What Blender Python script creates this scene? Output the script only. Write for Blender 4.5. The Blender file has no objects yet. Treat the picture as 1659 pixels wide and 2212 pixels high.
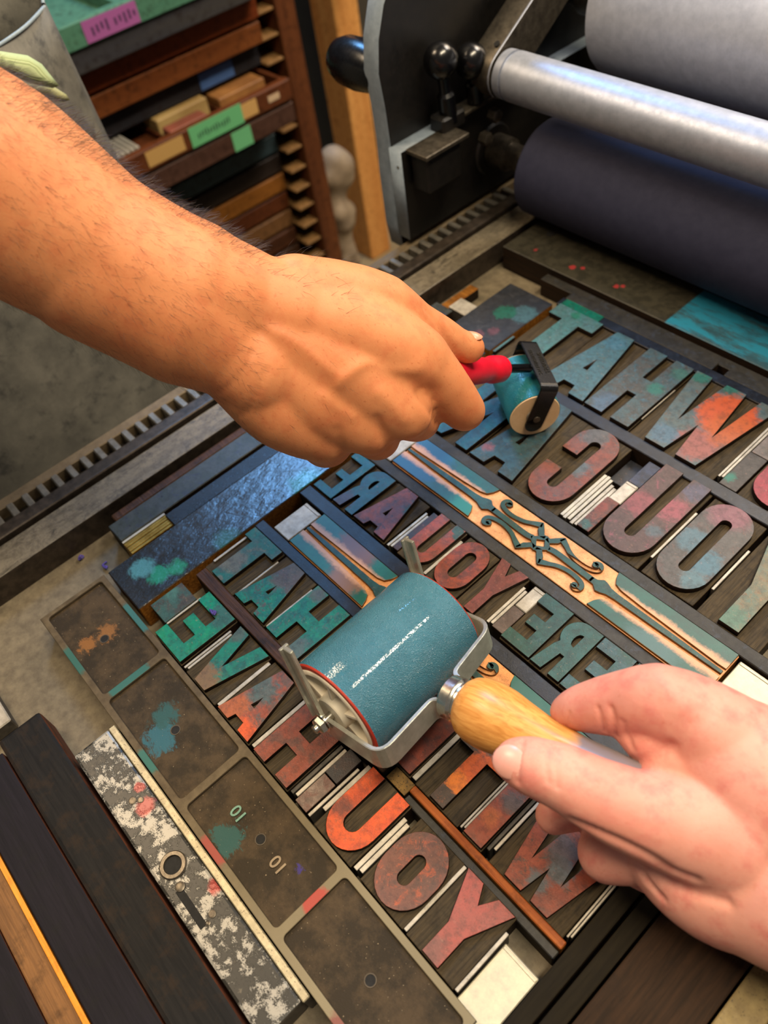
import bpy, bmesh, math, random
from mathutils import Vector, Matrix, noise
random.seed(7)
S = bpy.context.scene
COL = S.collection
MM = 0.001
PI = math.pi

# ------------------------------------------------------------------ camera
F, CX, CY = 1698.0, 829.5, 1106.0
CAMP = Vector((0.2861653, -0.18797013, 0.42))
RM = Matrix(((0.66510965, -0.52795119, 0.5281067),
             (0.73645018, 0.58078179, -0.34689141),
             (-0.12357303, 0.6196451, 0.77509332)))
cd = bpy.data.cameras.new('camera'); cam = bpy.data.objects.new('camera', cd); COL.objects.link(cam)
cam.matrix_world = Matrix.Translation(CAMP) @ RM.to_4x4()
cd.sensor_fit = 'VERTICAL'; cd.sensor_height = 36.0; cd.sensor_width = 27.0
cd.lens = F / 2212 * 36.0
cd.clip_start = 0.02; cd.clip_end = 50
cd.dof.use_dof = True; cd.dof.focus_distance = 0.44; cd.dof.aperture_fstop = 7.5
S.camera = cam

def ray(px, py): return RM @ Vector((px - CX, CY - py, -F))
def atz(px, py, z):            # point where the sight line meets the level z (mm)
    d = ray(px, py); t = (z * MM - CAMP.z) / d.z; return CAMP + d * t
def atd(px, py, dep):          # point at a depth in metres
    return CAMP + ray(px, py) / F * dep

# ------------------------------------------------------------------ world, lights, exposure
w = bpy.data.worlds.new('world'); S.world = w; w.use_nodes = True
bg = w.node_tree.nodes['Background']; bg.inputs[0].default_value = (0.90, 0.84, 0.78, 1); bg.inputs[1].default_value = 0.17
S.view_settings.view_transform = 'Standard'; S.view_settings.look = 'None'
S.view_settings.gamma = 1; S.view_settings.use_curve_mapping = False
S.view_settings.exposure = 0.0
def area(name, loc, target, sx, sy, power, color):
    l = bpy.data.lights.new(name, 'AREA'); l.shape = 'RECTANGLE'; l.size = sx; l.size_y = sy
    l.energy = power; l.color = color
    o = bpy.data.objects.new(name, l); COL.objects.link(o); o.location = loc
    z = (Vector(loc) - Vector(target)).normalized(); y = (Vector((0, 1, 0)) - z * z.y).normalized(); x = y.cross(z)
    o.rotation_euler = Matrix((x, y, z)).transposed().to_euler()
    return o
area('window_daylight', (-1.55, 0.95, 1.95), (-0.05, 0.0, 0.0), 0.55, 0.50, 34, (0.20, 0.50, 1.0))
area('ceiling_lamp_warm', (0.55, 0.20, 1.75), (0.1, 0.0, 0.0), 0.17, 1.05, 42, (1.0, 0.84, 0.60))
area('ceiling_lamp_back', (0.15, 1.6, 1.9), (0.2, 0.3, 0.1), 0.7, 0.5, 27, (1.0, 0.90, 0.80))
area('ceiling_lamp_side', (-0.75, -0.45, 1.45), (-0.05, -0.05, 0.1), 0.5, 0.4, 18, (1.0, 0.76, 0.50))
area('room_lamp_cabinet', (-0.2, 1.3, 1.1), (-1.2, 0.5, -0.3), 0.6, 0.5, 15, (1.0, 0.80, 0.58))

# ------------------------------------------------------------------ materials
def lin(h):
    h = h.lstrip('#'); r = []
    for i in (0, 2, 4):
        c = int(h[i:i+2], 16) / 255; r.append(c / 12.92 if c <= 0.04045 else ((c + 0.055) / 1.055) ** 2.4)
    return (*r, 1.0)
DK = 0.60
def dk(h):
    c = lin(h); k = 0.86 if c[0] > 2.6 * c[1] else DK
    return (c[0] * k, c[1] * k, c[2] * k, 1)
class NT:
    def __init__(s, name):
        s.m = bpy.data.materials.new(name); s.m.use_nodes = True; s.t = s.m.node_tree; s.n = s.t.nodes
        s.b = s.n['Principled BSDF']
        g = s.n.new('ShaderNodeNewGeometry')
        v = s.n.new('ShaderNodeVectorMath'); v.operation = 'SCALE'; v.inputs['Scale'].default_value = 1000
        s.t.links.new(g.outputs['Position'], v.inputs[0]); s.pos = v.outputs[0]
    def L(s, a, b): s.t.links.new(a, b)
    def off(s, o, stretch=(1, 1, 1)):
        m = s.n.new('ShaderNodeMapping'); m.inputs['Location'].default_value = o; m.inputs['Scale'].default_value = stretch
        s.L(s.pos, m.inputs[0]); return m.outputs[0]
    def noise(s, scale, seed=0, detail=4, rough=0.6, stretch=(1, 1, 1), dist=0.0):
        t = s.n.new('ShaderNodeTexNoise'); t.inputs['Scale'].default_value = scale
        t.inputs['Detail'].default_value = detail; t.inputs['Roughness'].default_value = rough
        t.inputs['Distortion'].default_value = dist
        s.L(s.off((seed * 137.3, seed * 71.7, seed * 33.1), stretch), t.inputs['Vector']); return t.outputs['Fac']
    def ramp(s, fac, a, b):
        m = s.n.new('ShaderNodeMapRange'); m.inputs['From Min'].default_value = a; m.inputs['From Max'].default_value = b
        m.clamp = True; s.L(fac, m.inputs['Value']); return m.outputs['Result']
    def mix(s, fac, a, b):
        m = s.n.new('ShaderNodeMix'); m.data_type = 'RGBA'
        if isinstance(fac, float): m.inputs[0].default_value = fac
        else: s.L(fac, m.inputs[0])
        for k, x in ((6, a), (7, b)):
            if isinstance(x, tuple): m.inputs[k].default_value = x
            else: s.L(x, m.inputs[k])
        return m.outputs[2]
    def math(s, op, a, b=0.0):
        m = s.n.new('ShaderNodeMath'); m.operation = op
        for k, x in ((0, a), (1, b)):
            if isinstance(x, (int, float)): m.inputs[k].default_value = x
            else: s.L(x, m.inputs[k])
        return m.outputs[0]
    def blob(s, x, y, r, soft, seed=0, amp=6.0, ns=0.12, stretch=(1, 1, 1)):
        # a stain of its own shape: distance to a point, edge broken up by noise
        v = s.n.new('ShaderNodeVectorMath'); v.operation = 'SUBTRACT'; s.L(s.pos, v.inputs[0]); v.inputs[1].default_value = (x, y, 0)
        sc = s.n.new('ShaderNodeVectorMath'); sc.operation = 'MULTIPLY'; s.L(v.outputs[0], sc.inputs[0]); sc.inputs[1].default_value = (stretch[0], stretch[1], 0)
        ln = s.n.new('ShaderNodeVectorMath'); ln.operation = 'LENGTH'; s.L(sc.outputs[0], ln.inputs[0])
        n = s.noise(ns * 1.3, seed + 3, 9, 0.78, (0.6, 1, 1), 0.5)
        d = s.math('ADD', ln.outputs['Value'], s.math('MULTIPLY', s.math('SUBTRACT', n, 0.5), amp * (2.2 + r * 0.16)))
        return s.math('MULTIPLY', s.ramp(d, r + soft * 0.6, r - soft * 0.5), 0.9)
    def bump(s, h, strength, dist=0.3):
        b = s.n.new('ShaderNodeBump'); b.inputs['Strength'].default_value = strength; b.inputs['Distance'].default_value = dist * MM
        s.L(h, b.inputs['Height']); s.L(b.outputs['Normal'], s.b.inputs['Normal'])
    def out(s, color, rough, metal=0.0, spec=0.5):
        if isinstance(color, tuple): s.b.inputs['Base Color'].default_value = color
        else: s.L(color, s.b.inputs['Base Color'])
        if isinstance(rough, (int, float)): s.b.inputs['Roughness'].default_value = rough
        else: s.L(rough, s.b.inputs['Roughness'])
        if isinstance(metal, (int, float)): s.b.inputs['Metallic'].default_value = metal
        else: s.L(metal, s.b.inputs['Metallic'])
        s.b.inputs['Specular IOR Level'].default_value = spec
        return s.m

def inked(name, base, second, third=None, blobs=(), seed=1, th=0.5, rough=0.42, grain=True, bumps=0.25, stretch=(1, 1, 1), sc=0.07):
    """wood or metal carrying old and fresh ink in cloudy patches; blobs = (x,y,r,soft,colour)"""
    m = NT(name)
    c = m.mix(m.ramp(m.noise(sc * 1.3, seed, 9, 0.72, stretch, 0.5), th - 0.06, th + 0.06), dk(base), dk(second))
    if third:
        c = m.mix(m.ramp(m.noise(sc * 2.0, seed + 9, 9, 0.78, stretch, 0.6), 0.54, 0.62), c, dk(third))
    for i, bl in enumerate(blobs):
        c = m.mix(m.blob(*bl[:4], seed=seed + i * 2), c, dk(bl[4]))
    c = m.mix(m.math('MULTIPLY', m.ramp(m.noise(0.22, seed + 21, 8, 0.75), 0.46, 0.62), 0.42), c, lin('#17110f'))
    if grain:   # fine dark speckle and worn marks
        c = m.mix(m.math('MULTIPLY', m.ramp(m.noise(1.1, seed, 3, 0.7), 0.58, 0.75), 0.45), c, lin('#241a16'))
        c = m.mix(m.math('MULTIPLY', m.ramp(m.noise(0.5, seed + 4, 4, 0.7), 0.6, 0.8), 0.35), c, lin('#c08a70'))
    h = m.math('ADD', m.noise(1.1, seed, 4, 0.6), m.math('MULTIPLY', m.noise(4.0, seed + 1, 2, 0.6), 0.6))
    m.bump(h, bumps * 1.5, 0.3)
    r = m.math('ADD', rough - 0.18, m.math('MULTIPLY', m.noise(0.3, seed + 2, 4, 0.7), 0.36))
    return m.out(c, r, 0.0, 0.38)

def wood(name, a, b, seed=1, axis='x', rough=0.55, spec=0.15, dark='#1a120d', bumps=0.4, sc=0.5):
    m = NT(name)
    st = {'x': (0.06, 1, 1), 'y': (1, 0.06, 1), 'z': (1, 1, 0.06)}[axis]
    n = m.noise(sc, seed, 6, 0.65, st, 0.4)
    c = m.mix(m.ramp(n, 0.35, 0.65), lin(a), lin(b))
    c = m.mix(m.math('MULTIPLY', m.ramp(m.noise(0.09, seed + 5, 5, 0.7), 0.5, 0.72), 0.7), c, lin(dark))
    m.bump(m.math('ADD', n, m.noise(1.4, seed, 3, 0.6, st)), bumps, 0.4)
    return m.out(c, rough, 0.0, spec)

def metal(name, a, b, seed=1, rough=0.4, met=0.9, th=0.5, spots=None, bumps=0.2, sc=0.12, spec=0.5):
    m = NT(name)
    c = m.mix(m.ramp(m.noise(sc, seed, 6, 0.7), th - 0.15, th + 0.15), lin(a), lin(b))
    mt = met
    if spots:
        f = m.ramp(m.noise(0.7, seed + 7, 5, 0.75), spots[1], spots[1] + 0.05)
        c = m.mix(f, c, lin(spots[0]))
    m.bump(m.noise(2.2, seed, 4, 0.6), bumps, 0.25)
    r = m.math('ADD', rough - 0.1, m.math('MULTIPLY', m.noise(0.35, seed + 2, 5, 0.7), 0.25))
    return m.out(c, r, mt, spec)

M = {}
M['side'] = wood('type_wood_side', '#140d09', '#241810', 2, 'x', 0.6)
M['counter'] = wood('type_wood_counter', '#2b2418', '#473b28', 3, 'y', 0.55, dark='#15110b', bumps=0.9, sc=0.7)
M['dark_reglet'] = inked('dark_reglet', '#2a2823', '#38352f', '#3a3f4a', seed=4, rough=0.5, grain=False, bumps=0.35)
M['dark_side'] = wood('dark_side', '#15100c', '#2a1d12', 5, 'x', 0.6)
M['amber_side'] = wood('amber_side', '#5a3410', '#8a5a22', 6, 'x', 0.5, dark='#2a1606')
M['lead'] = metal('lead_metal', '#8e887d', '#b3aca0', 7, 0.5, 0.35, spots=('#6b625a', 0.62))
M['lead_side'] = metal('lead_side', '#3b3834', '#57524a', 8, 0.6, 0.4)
M['quad_bright'] = metal('quad_bright', '#b9b39c', '#a29c8e', 9, 0.4, 0.3, spots=('#9a8f90', 0.66))
M['bright_lead'] = metal('bright_lead', '#b4ae9c', '#9d978c', 9, 0.4, 0.3, spots=('#9a8f90', 0.66))
M['iron_bed'] = metal('iron_bed', '#544a39', '#6f644f', 10, 0.6, 0.0, spots=('#3d3428', 0.64), bumps=0.5)
M['brass'] = metal('brass_lead', '#7a5c22', '#a9873f', 11, 0.4, 0.8)
M['black_paint'] = metal('black_paint', '#0b0a09', '#161311', 12, 0.42, 0.0, spots=('#5a4630', 0.76))
M['black_gloss'] = metal('black_gloss', '#060608', '#0a0a0c', 13, 0.2, 0.0, bumps=0.02)
M['grey_paint'] = metal('grey_paint', '#76838f', '#8a97a4', 14, 0.45, 0.0, spots=('#34383c', 0.66))
M['steel'] = metal('brushed_steel', '#aab0c0', '#989fae', 15, 0.44, 0.6, bumps=0.06)
M['steel_dark'] = metal('dark_steel', '#4a443c', '#6f675a', 16, 0.35, 0.8, spots=('#2c2620', 0.6))
M['chrome'] = metal('chrome', '#c8c6bc', '#dedbd0', 17, 0.22, 1.0, bumps=0.03)
M['zinc'] = metal('zinc_frame', '#c0c1b8', '#aaaba2', 18, 0.3, 0.75, spots=('#8a8660', 0.7), bumps=0.06)
M['rubber_navy'] = metal('form_roller_rubber', '#24263a', '#2a2c40', 19, 0.75, 0.0, bumps=0.03, spec=0.25)
M['white_plastic'] = metal('white_plastic', '#d9d0bb', '#e2dac8', 20, 0.5, 0.0, bumps=0.03)
M['red_rubber'] = metal('red_rubber', '#8c2414', '#a12c1a', 21, 0.5, 0.0)
M['cap_board'] = metal('cap_board', '#c9a77e', '#d3b48c', 22, 0.7, 0.0, bumps=0.2)
M['hole'] = metal('dark_hole', '#050403', '#080604', 23, 0.8, 0.0)
M['purple'] = metal('purple_thread', '#3a2f66', '#54489a', 24, 0.9, 0.0)

# ------------------------------------------------------------------ helpers
def tag(o, label=None, cat=None, group=None, kind=None):
    if label: o['label'] = label
    if cat: o['category'] = cat
    if group: o['group'] = group
    if kind: o['kind'] = kind
    return o
def thing(name, label, cat, loc=(0, 0, 0), group=None):
    o = bpy.data.objects.new(name, None); COL.objects.link(o); o.location = loc; o.empty_display_size = 0.01
    return tag(o, label, cat, group)
def link(name, me, parent=None, loc=None):
    """vertices are in world metres; shift them so the origin sits at the thing's base"""
    if loc is None:
        if parent is not None: loc = parent.matrix_world.translation if parent.parent is None else Vector((0, 0, 0))
        else:
            vs = [v.co for v in me.vertices]
            loc = Vector(((min(v.x for v in vs) + max(v.x for v in vs)) / 2, (min(v.y for v in vs) + max(v.y for v in vs)) / 2, min(v.z for v in vs)))
    loc = Vector(loc)
    if parent is not None:
        base = Vector((0, 0, 0)); p = parent
        while p is not None: base += p.location; p = p.parent
        me.transform(Matrix.Translation(-base))
        o = bpy.data.objects.new(name, me); COL.objects.link(o); o.parent = parent
    else:
        me.transform(Matrix.Translation(-loc))
        o = bpy.data.objects.new(name, me); COL.objects.link(o); o.location = loc
    return o
def tomesh(bm, name, mats, smooth=False):
    bmesh.ops.recalc_face_normals(bm, faces=bm.faces)
    me = bpy.data.meshes.new(name); bm.to_mesh(me); bm.free()
    for m in mats: me.materials.append(m)
    if smooth: me.polygons.foreach_set('use_smooth', [True] * len(me.polygons))
    return me
def bm_box(bm, x0, x1, y0, y1, z0, z1, bev=0.3, rot=None, seg=1, mi=0, top=None):
    b = bmesh.new(); bmesh.ops.create_cube(b, size=1)
    for v in b.verts:
        v.co = Vector(((x0 + x1) / 2 + v.co.x * (x1 - x0), (y0 + y1) / 2 + v.co.y * (y1 - y0), (z0 + z1) / 2 + v.co.z * (z1 - z0)))
    if bev > 0:
        bev = min(bev, 0.3 * min(x1 - x0, y1 - y0, z1 - z0))
        bmesh.ops.bevel(b, geom=list(b.edges), offset=bev, segments=seg, affect='EDGES', profile=0.6)
    b.normal_update()
    for f in b.faces: f.material_index = top if (top is not None and f.normal.z > 0.5) else mi
    if rot: bmesh.ops.transform(b, matrix=rot, verts=b.verts)
    bmesh.ops.scale(b, vec=(MM, MM, MM), verts=b.verts)
    tmp = bpy.data.meshes.new('t'); b.to_mesh(tmp); b.free(); bm.from_mesh(tmp); bpy.data.meshes.remove(tmp)
def box(name, x0, x1, y0, y1, z0, z1, mt, ms=None, parent=None, bev=0.3, rot=None, seg=1):
    bm = bmesh.new(); bm_box(bm, x0, x1, y0, y1, z0, z1, bev, rot, seg, 0 if ms is None else 1, 0 if ms is None else 0)
    return link(name, tomesh_raw(bm, name, [mt] + ([ms] if ms else [])), parent)
def tomesh_raw(bm, name, mats):
    me = bpy.data.meshes.new(name); bm.to_mesh(me); bm.free()
    for m in mats: me.materials.append(m)
    return me
def prism(loops, z0, z1, bev=0.0):
    """filled 2D outline (outer loops and holes), extruded from z0 to z1; mm"""
    cu = bpy.data.curves.new('g', 'CURVE'); cu.dimensions = '2D'; cu.fill_mode = 'BOTH'
    for lp in loops:
        sp = cu.splines.new('POLY'); sp.points.add(len(lp) - 1)
        for i, p in enumerate(lp): sp.points[i].co = (p[0], p[1], 0, 1)
        sp.use_cyclic_u = True
    cu.extrude = (z1 - z0) / 2
    if bev: cu.bevel_depth = bev; cu.extrude = max(0.01, (z1 - z0) / 2 - bev); cu.offset = -bev; cu.bevel_resolution = 1
    o = bpy.data.objects.new('g', cu); COL.objects.link(o)
    dg = bpy.context.evaluated_depsgraph_get(); me = bpy.data.meshes.new_from_object(o.evaluated_get(dg))
    bpy.data.objects.remove(o); bpy.data.curves.remove(cu)
    me.transform(Matrix.Diagonal((MM, MM, MM, 1)) @ Matrix.Translation((0, 0, (z0 + z1) / 2)))
    return me
def prism_obj(name, loops, z0, z1, mats, parent=None, bev=0.0, xf=None):
    me = prism(loops, z0, z1, bev)
    me.materials.clear()
    for m in mats: me.materials.append(m)
    if len(mats) > 1:
        for p in me.polygons: p.material_index = 0 if p.normal.z > 0.7 else 1
    else:
        for p in me.polygons: p.material_index = 0
    if xf is not None: me.transform(xf)
    return link(name, me, parent)
def frame_of(d, up=(0, 0, 1)):
    d = Vector(d).normalized(); u = Vector(up); 
    if abs(d.dot(u)) > 0.98: u = Vector((1, 0, 0))
    a = u.cross(d).normalized(); b = d.cross(a)
    return a, b, d
def lathe(name, p0, d, prof, mats, parent=None, n=48, mi=None, smooth=True, caps=True):
    """prof = [(distance along axis, radius)] mm from p0 (mm) along d"""
    a, b, d = frame_of(d); p0 = Vector(p0); bm = bmesh.new(); rings = []
    for (t, r) in prof:
        c = p0 + d * t
        if r < 1e-6: rings.append([bm.verts.new(c * MM)])
        else: rings.append([bm.verts.new((c + (a * math.cos(2 * PI * k / n) + b * math.sin(2 * PI * k / n)) * r) * MM) for k in range(n)])
    for i in range(len(rings) - 1):
        A, B = rings[i], rings[i + 1]; q = mi[i] if mi else 0
        for k in range(n):
            k2 = (k + 1) % n
            if len(A) == 1 and len(B) == 1: continue
            if len(A) == 1: f = bm.faces.new((A[0], B[k2], B[k]))
            elif len(B) == 1: f = bm.faces.new((A[k], A[k2], B[0]))
            else: f = bm.faces.new((A[k], A[k2], B[k2], B[k]))
            f.material_index = q; f.smooth = smooth
    if caps and len(rings[0]) > 1: bm.faces.new(rings[0][::-1])
    if caps and len(rings[-1]) > 1: bm.faces.new(rings[-1])
    bmesh.ops.recalc_face_normals(bm, faces=bm.faces)
    me = tomesh_raw(bm, name, mats)
    try: me.set_sharp_from_angle(angle=math.radians(35))
    except Exception: pass
    return link(name, me, parent)
def strap(name, pts, wdir, width, thick, mats, parent=None, rad=0):
    """a flat band following pts (mm); width along wdir, thickness across"""
    P = [Vector(p) for p in pts]; wd = Vector(wdir).normalized()
    if rad:   # round the corners
        Q = [P[0]]
        for i in range(1, len(P) - 1):
            a = (P[i - 1] - P[i]); b = (P[i + 1] - P[i]); r = min(rad, a.length * .45, b.length * .45)
            a.normalize(); b.normalize(); A = P[i] + a * r; B = P[i] + b * r
            for k in range(7):
                t = k / 6; Q.append(A * (1 - t) ** 2 + P[i] * 2 * t * (1 - t) + B * t * t)
        Q.append(P[-1]); P = Q
    bm = bmesh.new(); rings = []
    for i, p in enumerate(P):
        tdir = (P[min(i + 1, len(P) - 1)] - P[max(i - 1, 0)]).normalized()
        nrm = tdir.cross(wd).normalized()
        rings.append([bm.verts.new((p + wd * sx * width / 2 + nrm * sy * thick / 2) * MM) for sx, sy in ((-1, -1), (1, -1), (1, 1), (-1, 1))])
    for i in range(len(rings) - 1):
        for k in range(4): bm.faces.new((rings[i][k], rings[i][(k + 1) % 4], rings[i + 1][(k + 1) % 4], rings[i + 1][k]))
    bm.faces.new(rings[0][::-1]); bm.faces.new(rings[-1])
    bmesh.ops.recalc_face_normals(bm, faces=bm.faces)
    long_e = [e for e in bm.edges]
    bmesh.ops.bevel(bm, geom=[e for e in bm.edges if len(e.link_faces) == 2 and e.calc_face_angle(0) > 1.0], offset=0.35 * MM, segments=2, affect='EDGES')
    return link(name, tomesh_raw(bm, name, mats), parent)
def text_mesh(body, size, ext, mat4, bold=0.0):
    cu = bpy.data.curves.new('tx', 'FONT'); cu.body = body; cu.size = size; cu.extrude = ext; cu.align_x = 'CENTER'; cu.align_y = 'CENTER'; cu.offset = bold
    o = bpy.data.objects.new('tx', cu); COL.objects.link(o)
    dg = bpy.context.evaluated_depsgraph_get(); me = bpy.data.meshes.new_from_object(o.evaluated_get(dg))
    bpy.data.objects.remove(o); bpy.data.curves.remove(cu); me.transform(mat4); return me

# ------------------------------------------------------------------ room: floor, walls, cabinet
def plainmat(name, c, rough=0.7, b=None, seed=1, sc=0.01): return metal(name, c, b or c, seed, rough, 0.0, sc=sc, bumps=0.05)
M['floor'] = plainmat('floor_paint', '#a08a62', 0.6, '#8d7a58', 31)
M['wall'] = plainmat('dark_wall', '#2a2722', 0.8, '#35322b', 32)
tag(box('floor', -3500, 1500, -1500, 3500, -900, -870, M['floor'], bev=0), kind='structure')
tag(box('wall_left', -2260, -2200, -1500, 3500, -870, 1600, M['wall'], bev=0), kind='structure')
tag(box('wall_back', -2200, 1500, 3400, 3460, -870, 1600, M['wall'], bev=0), kind='structure')

# ------------------------------------------------------------------ printing press bed
BED = -23.3
press = thing('proof_press', 'iron bed of the proof press with toothed rack and flat rails along its edge', 'printing press', (0.3, 0.2, -0.87))
box('bed', -232, 620, -620, 1000, -75, BED - 0.12, M['iron_bed'], parent=press, bev=0)
box('base_cabinet', -215, 600, -600, 980, -870, -75, plainmat('press_base_paint', '#20262c', 0.6, '#2a3036', 33), parent=press, bev=0)
M['rail'] = inked('rail_steel', '#756b59', '#8a7f6b', '#595244', seed=41, rough=0.40, grain=False, bumps=0.2, stretch=(1, 0.3, 1))
M['rail_dark'] = metal('rail_dark', '#2e2822', '#4b4138', 42, 0.36, 0.5, bumps=0.1)
box('rail', -184, -157, -620, 1000, BED - 1, 0, M['rail'], M['rail_dark'], parent=press, bev=1.2, seg=2)
box('rail_lip', -203, -190, -620, 1000, BED - 1, 0.5, M['rail_dark'], parent=press, bev=2.2, seg=3)
box('rail_groove_floor', -191, -183, -620, 1000, BED - 1, -9, M['dark_side'], parent=press, bev=0)
M['rack'] = metal('rack_iron', '#1c1813', '#2a241c', 43, 0.6, 0.0, bumps=0.4)
rack = box('rack', -232, -202, -620, 1000, BED - 1, -14, M['rack'], parent=press, bev=0)
box('rack_back_strip', -232, -222, -620, 1000, -15, -4, metal('rack_strip', '#5d4f3a', '#6f6049', 44, 0.6, 0.2, bumps=0.3), parent=press, bev=0.8)
mtooth = metal('tooth_iron', '#68635a', '#837e74', 45, 0.4, 0.6, bumps=0.3)
tooth = None
for k in range(-20, 40):
    y = -136.4 + 12.75 * k
    if tooth is None:
        tooth = box('tooth', -221.5, -204.5, y - 2.8, y + 2.8, -15, -2.5, mtooth, parent=rack, bev=0.9); y0 = y
    else:
        t = tooth.copy(); t.location = (0, (y - y0) * MM, 0); t.parent = rack; COL.objects.link(t)
M['endbar'] = inked('end_bar_iron', '#4b463b', '#5a5548', '#3c3b36', seed=46, rough=0.45, grain=False, bumps=0.3,
                    blobs=((-80, 296, 5, 1, '#8c2a2c'), (-30, 300, 3, 1, '#8c2a2c'), (-122, 296, 3, 1, '#7c2a2c')))
_t = M['endbar'].node_tree; eb_ = NT('end_bar_blue')
_src = eb_
c = eb_.mix(eb_.ramp(eb_.noise(0.09, 46, 8, 0.7), 0.44, 0.56), lin('#26241c'), lin('#333026'))
sp0 = eb_.n.new('ShaderNodeSeparateXYZ'); eb_.L(eb_.pos, sp0.inputs[0])
wob = eb_.math('MULTIPLY', eb_.math('SUBTRACT', eb_.noise(0.3, 3, 6, 0.75), 0.5), 5.0)
fx = eb_.ramp(eb_.math('ADD', sp0.outputs['X'], eb_.math('MULTIPLY', wob, 0.35)), 23.2, 24.6)
fw = eb_.ramp(eb_.noise(0.06, 8, 8, 0.75, (0.35, 1.4, 1)), 0.60, 0.46)
c = eb_.mix(eb_.math('MULTIPLY', fx, eb_.math('ADD', 0.25, eb_.math('MULTIPLY', fw, 0.7))), c, lin('#1f7390'))
for i, b in enumerate(((-80, 296, 3, 1, '#8c2a2c'), (-72, 300, 2, 1, '#8c2a2c'), (-30, 300, 2, 1, '#8c2a2c'), (-34, 297, 2, 1, '#8c2a2c'), (-122, 296, 2, 1, '#7c2a2c'))):
    c = eb_.mix(eb_.blob(*b[:4], seed=i + 90, amp=3), c, lin(b[4]))
eb_.bump(eb_.noise(1.2, 3, 5, 0.7), 0.4, 0.3); M['endbar'] = eb_.out(c, 0.45, 0.0, 0.4)
eb = box('end_bar', -150, 300, 283, 336, BED - 1, 0, M['endbar'], M['dark_side'], parent=press, bev=0.7)
lathe('end_bar_hole', (-128, 324, 0.3), (0, 0, -1), [(0, 4.5), (0.4, 4.5)], [M['hole']], parent=press, n=24)
box('bed_far', -156, 610, 338, 990, BED - 1, -10, M['dark_side'], parent=press, bev=1)  # dark colour stands in for the shadow between end bar and form roller

# ------------------------------------------------------------------ carriage: rollers and side plate
car = thing('press_carriage', 'roller carriage with grey-edged black side plate, steel rollers and dark blue form roller', 'press carriage', (0.0, 0.45, -0.013))
def yz_prism(name, pts, x0, x1, mats, parent, bev=0.8):
    me = prism([pts], x0, x1, bev); me.materials.clear()
    for m in mats: me.materials.append(m)
    X = Matrix(((0, 0, 1, 0), (1, 0, 0, 0), (0, 1, 0, 0), (0, 0, 0, 1)))
    me.transform(X)
    for p in me.polygons:
        p.material_index = 0
        if len(mats) > 1 and abs(p.normal.x) > 0.7: p.material_index = 1
    return link(name, me, parent)
plate = [(238, -13), (235, 10), (235, 60), (236.5, 89), (235.5, 121), (233, 148), (237, 172), (246, 194), (262, 214), (290, 236), (340, 258), (420, 270), (760, 270), (760, -13)]
yz_prism('side_plate', plate, -256, -237, [M['grey_paint'], M['black_paint']], car, 1.2)
ib = [(234.6, 3), (234.6, 87), (600, 87), (600, 3)]
yz_prism('inner_plate', ib, -238.2, -222, [M['grey_paint'], M['black_paint']], car, 0.6)
box('bracket_top', -222, -196, 240, 292, 84, 88, M['steel_dark'], parent=car, bev=0.6)
box('bracket', -220, -199, 243, 284, 52, 84, M['black_paint'], parent=car, bev=1.5)
s = lathe('screw', (-228, 237.5, 72), (0, -1, 0), [(0, 4.6), (1.2, 4.6), (2.6, 3.2), (3.2, 0)], [M['chrome']], car, 24)
# big distributor drum, rider roller, form roller
lathe('ink_drum', (-163, 457, 147), (1, 0, 0), [(0, 56), (1, 59.5), (2, 60), (800, 60)], [metal('drum_aluminium', '#bcc2d0', '#aab0bf', 125, 0.5, 0.35, bumps=0.04)], car, 96)
lathe('drum_shaft', (-236, 457, 147), (1, 0, 0), [(0, 17), (30, 17), (30, 22), (50, 22), (50, 14), (73, 14)], [M['steel_dark']], car, 40)
lathe('rider_roller', (-196, 337, 120), (1, 0, 0), [(0, 15), (2, 19.2), (9, 19.4), (9.3, 17.6), (12, 17.6), (12.3, 19.6), (830, 19.6)], [M['steel']], car, 72)
lathe('form_roller', (-162, 350, 42.9), (1, 0, 0), [(0, 36), (0.8, 40), (3, 42), (800, 42)], [M['rubber_navy']], car, 96)
lathe('form_roller_shaft', (-219, 348.5, 42), (1, 0, 0), [(0, 15), (18, 15), (20, 11.5), (58, 11.5)], [M['steel_dark']], car, 40)
lathe('journal_box', (-236, 348.5, 42), (1, 0, 0), [(0, 26), (12, 26), (16, 22), (16, 10)], [M['black_paint']], car, 40)
arm = []
c0 = Vector((337, 120)); c1 = Vector((455, 196)); dd = (c1 - c0).normalized(); nn = Vector((-dd.y, dd.x))
for k in range(13):
    a = PI / 2 + PI * k / 12; q = c0 + (nn * math.sin(a) + dd * math.cos(a)) * 20; arm.append((q.x, q.y))
q = c1 - nn * 17; arm.append((q.x, q.y)); q = c1 + nn * 17; arm.append((q.x, q.y))
yz_prism('roller_arm', arm, -222, -197, [M['steel_dark'], M['black_paint']], car, 0.8)
yz_prism('arm_rim', arm, -199, -196.4, [M['steel'], M['steel_dark']], car, 0.6)
lathe('arm_hole', (-202, 334.5 + dd.x * 12 + nn.x * 19.7, 120 + dd.y * 12 + nn.y * 19.7), (0, nn.x, nn.y), [(0, 2.6), (0.6, 2.6)], [M['hole']], car, 20)
for (yy, zz, h, mnm) in ((285, 144, 52, 0), (320, 131, 34, 1)):
    pts = [(-14.4, 0)] + [(-14.4 * math.cos(PI * k / 16), 14.4 * math.sin(PI * k / 16)) for k in range(1, 14)] + [(13.5, 5.2), (h * .5, 5.2), (h * .55, 7.5), (h, 7.5)]
    lathe('ball_handle', (-219, yy, zz), (0, 0.12, -1), pts, [M['black_gloss']], car, 40)
box('handle_block', -230, -212, 277, 305, 86, 100, M['black_paint'], parent=car, bev=2)
box('latch_bar', -232, -214, 292, 372, 91, 95, M['steel_dark'], parent=car, bev=1, rot=None)
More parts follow.
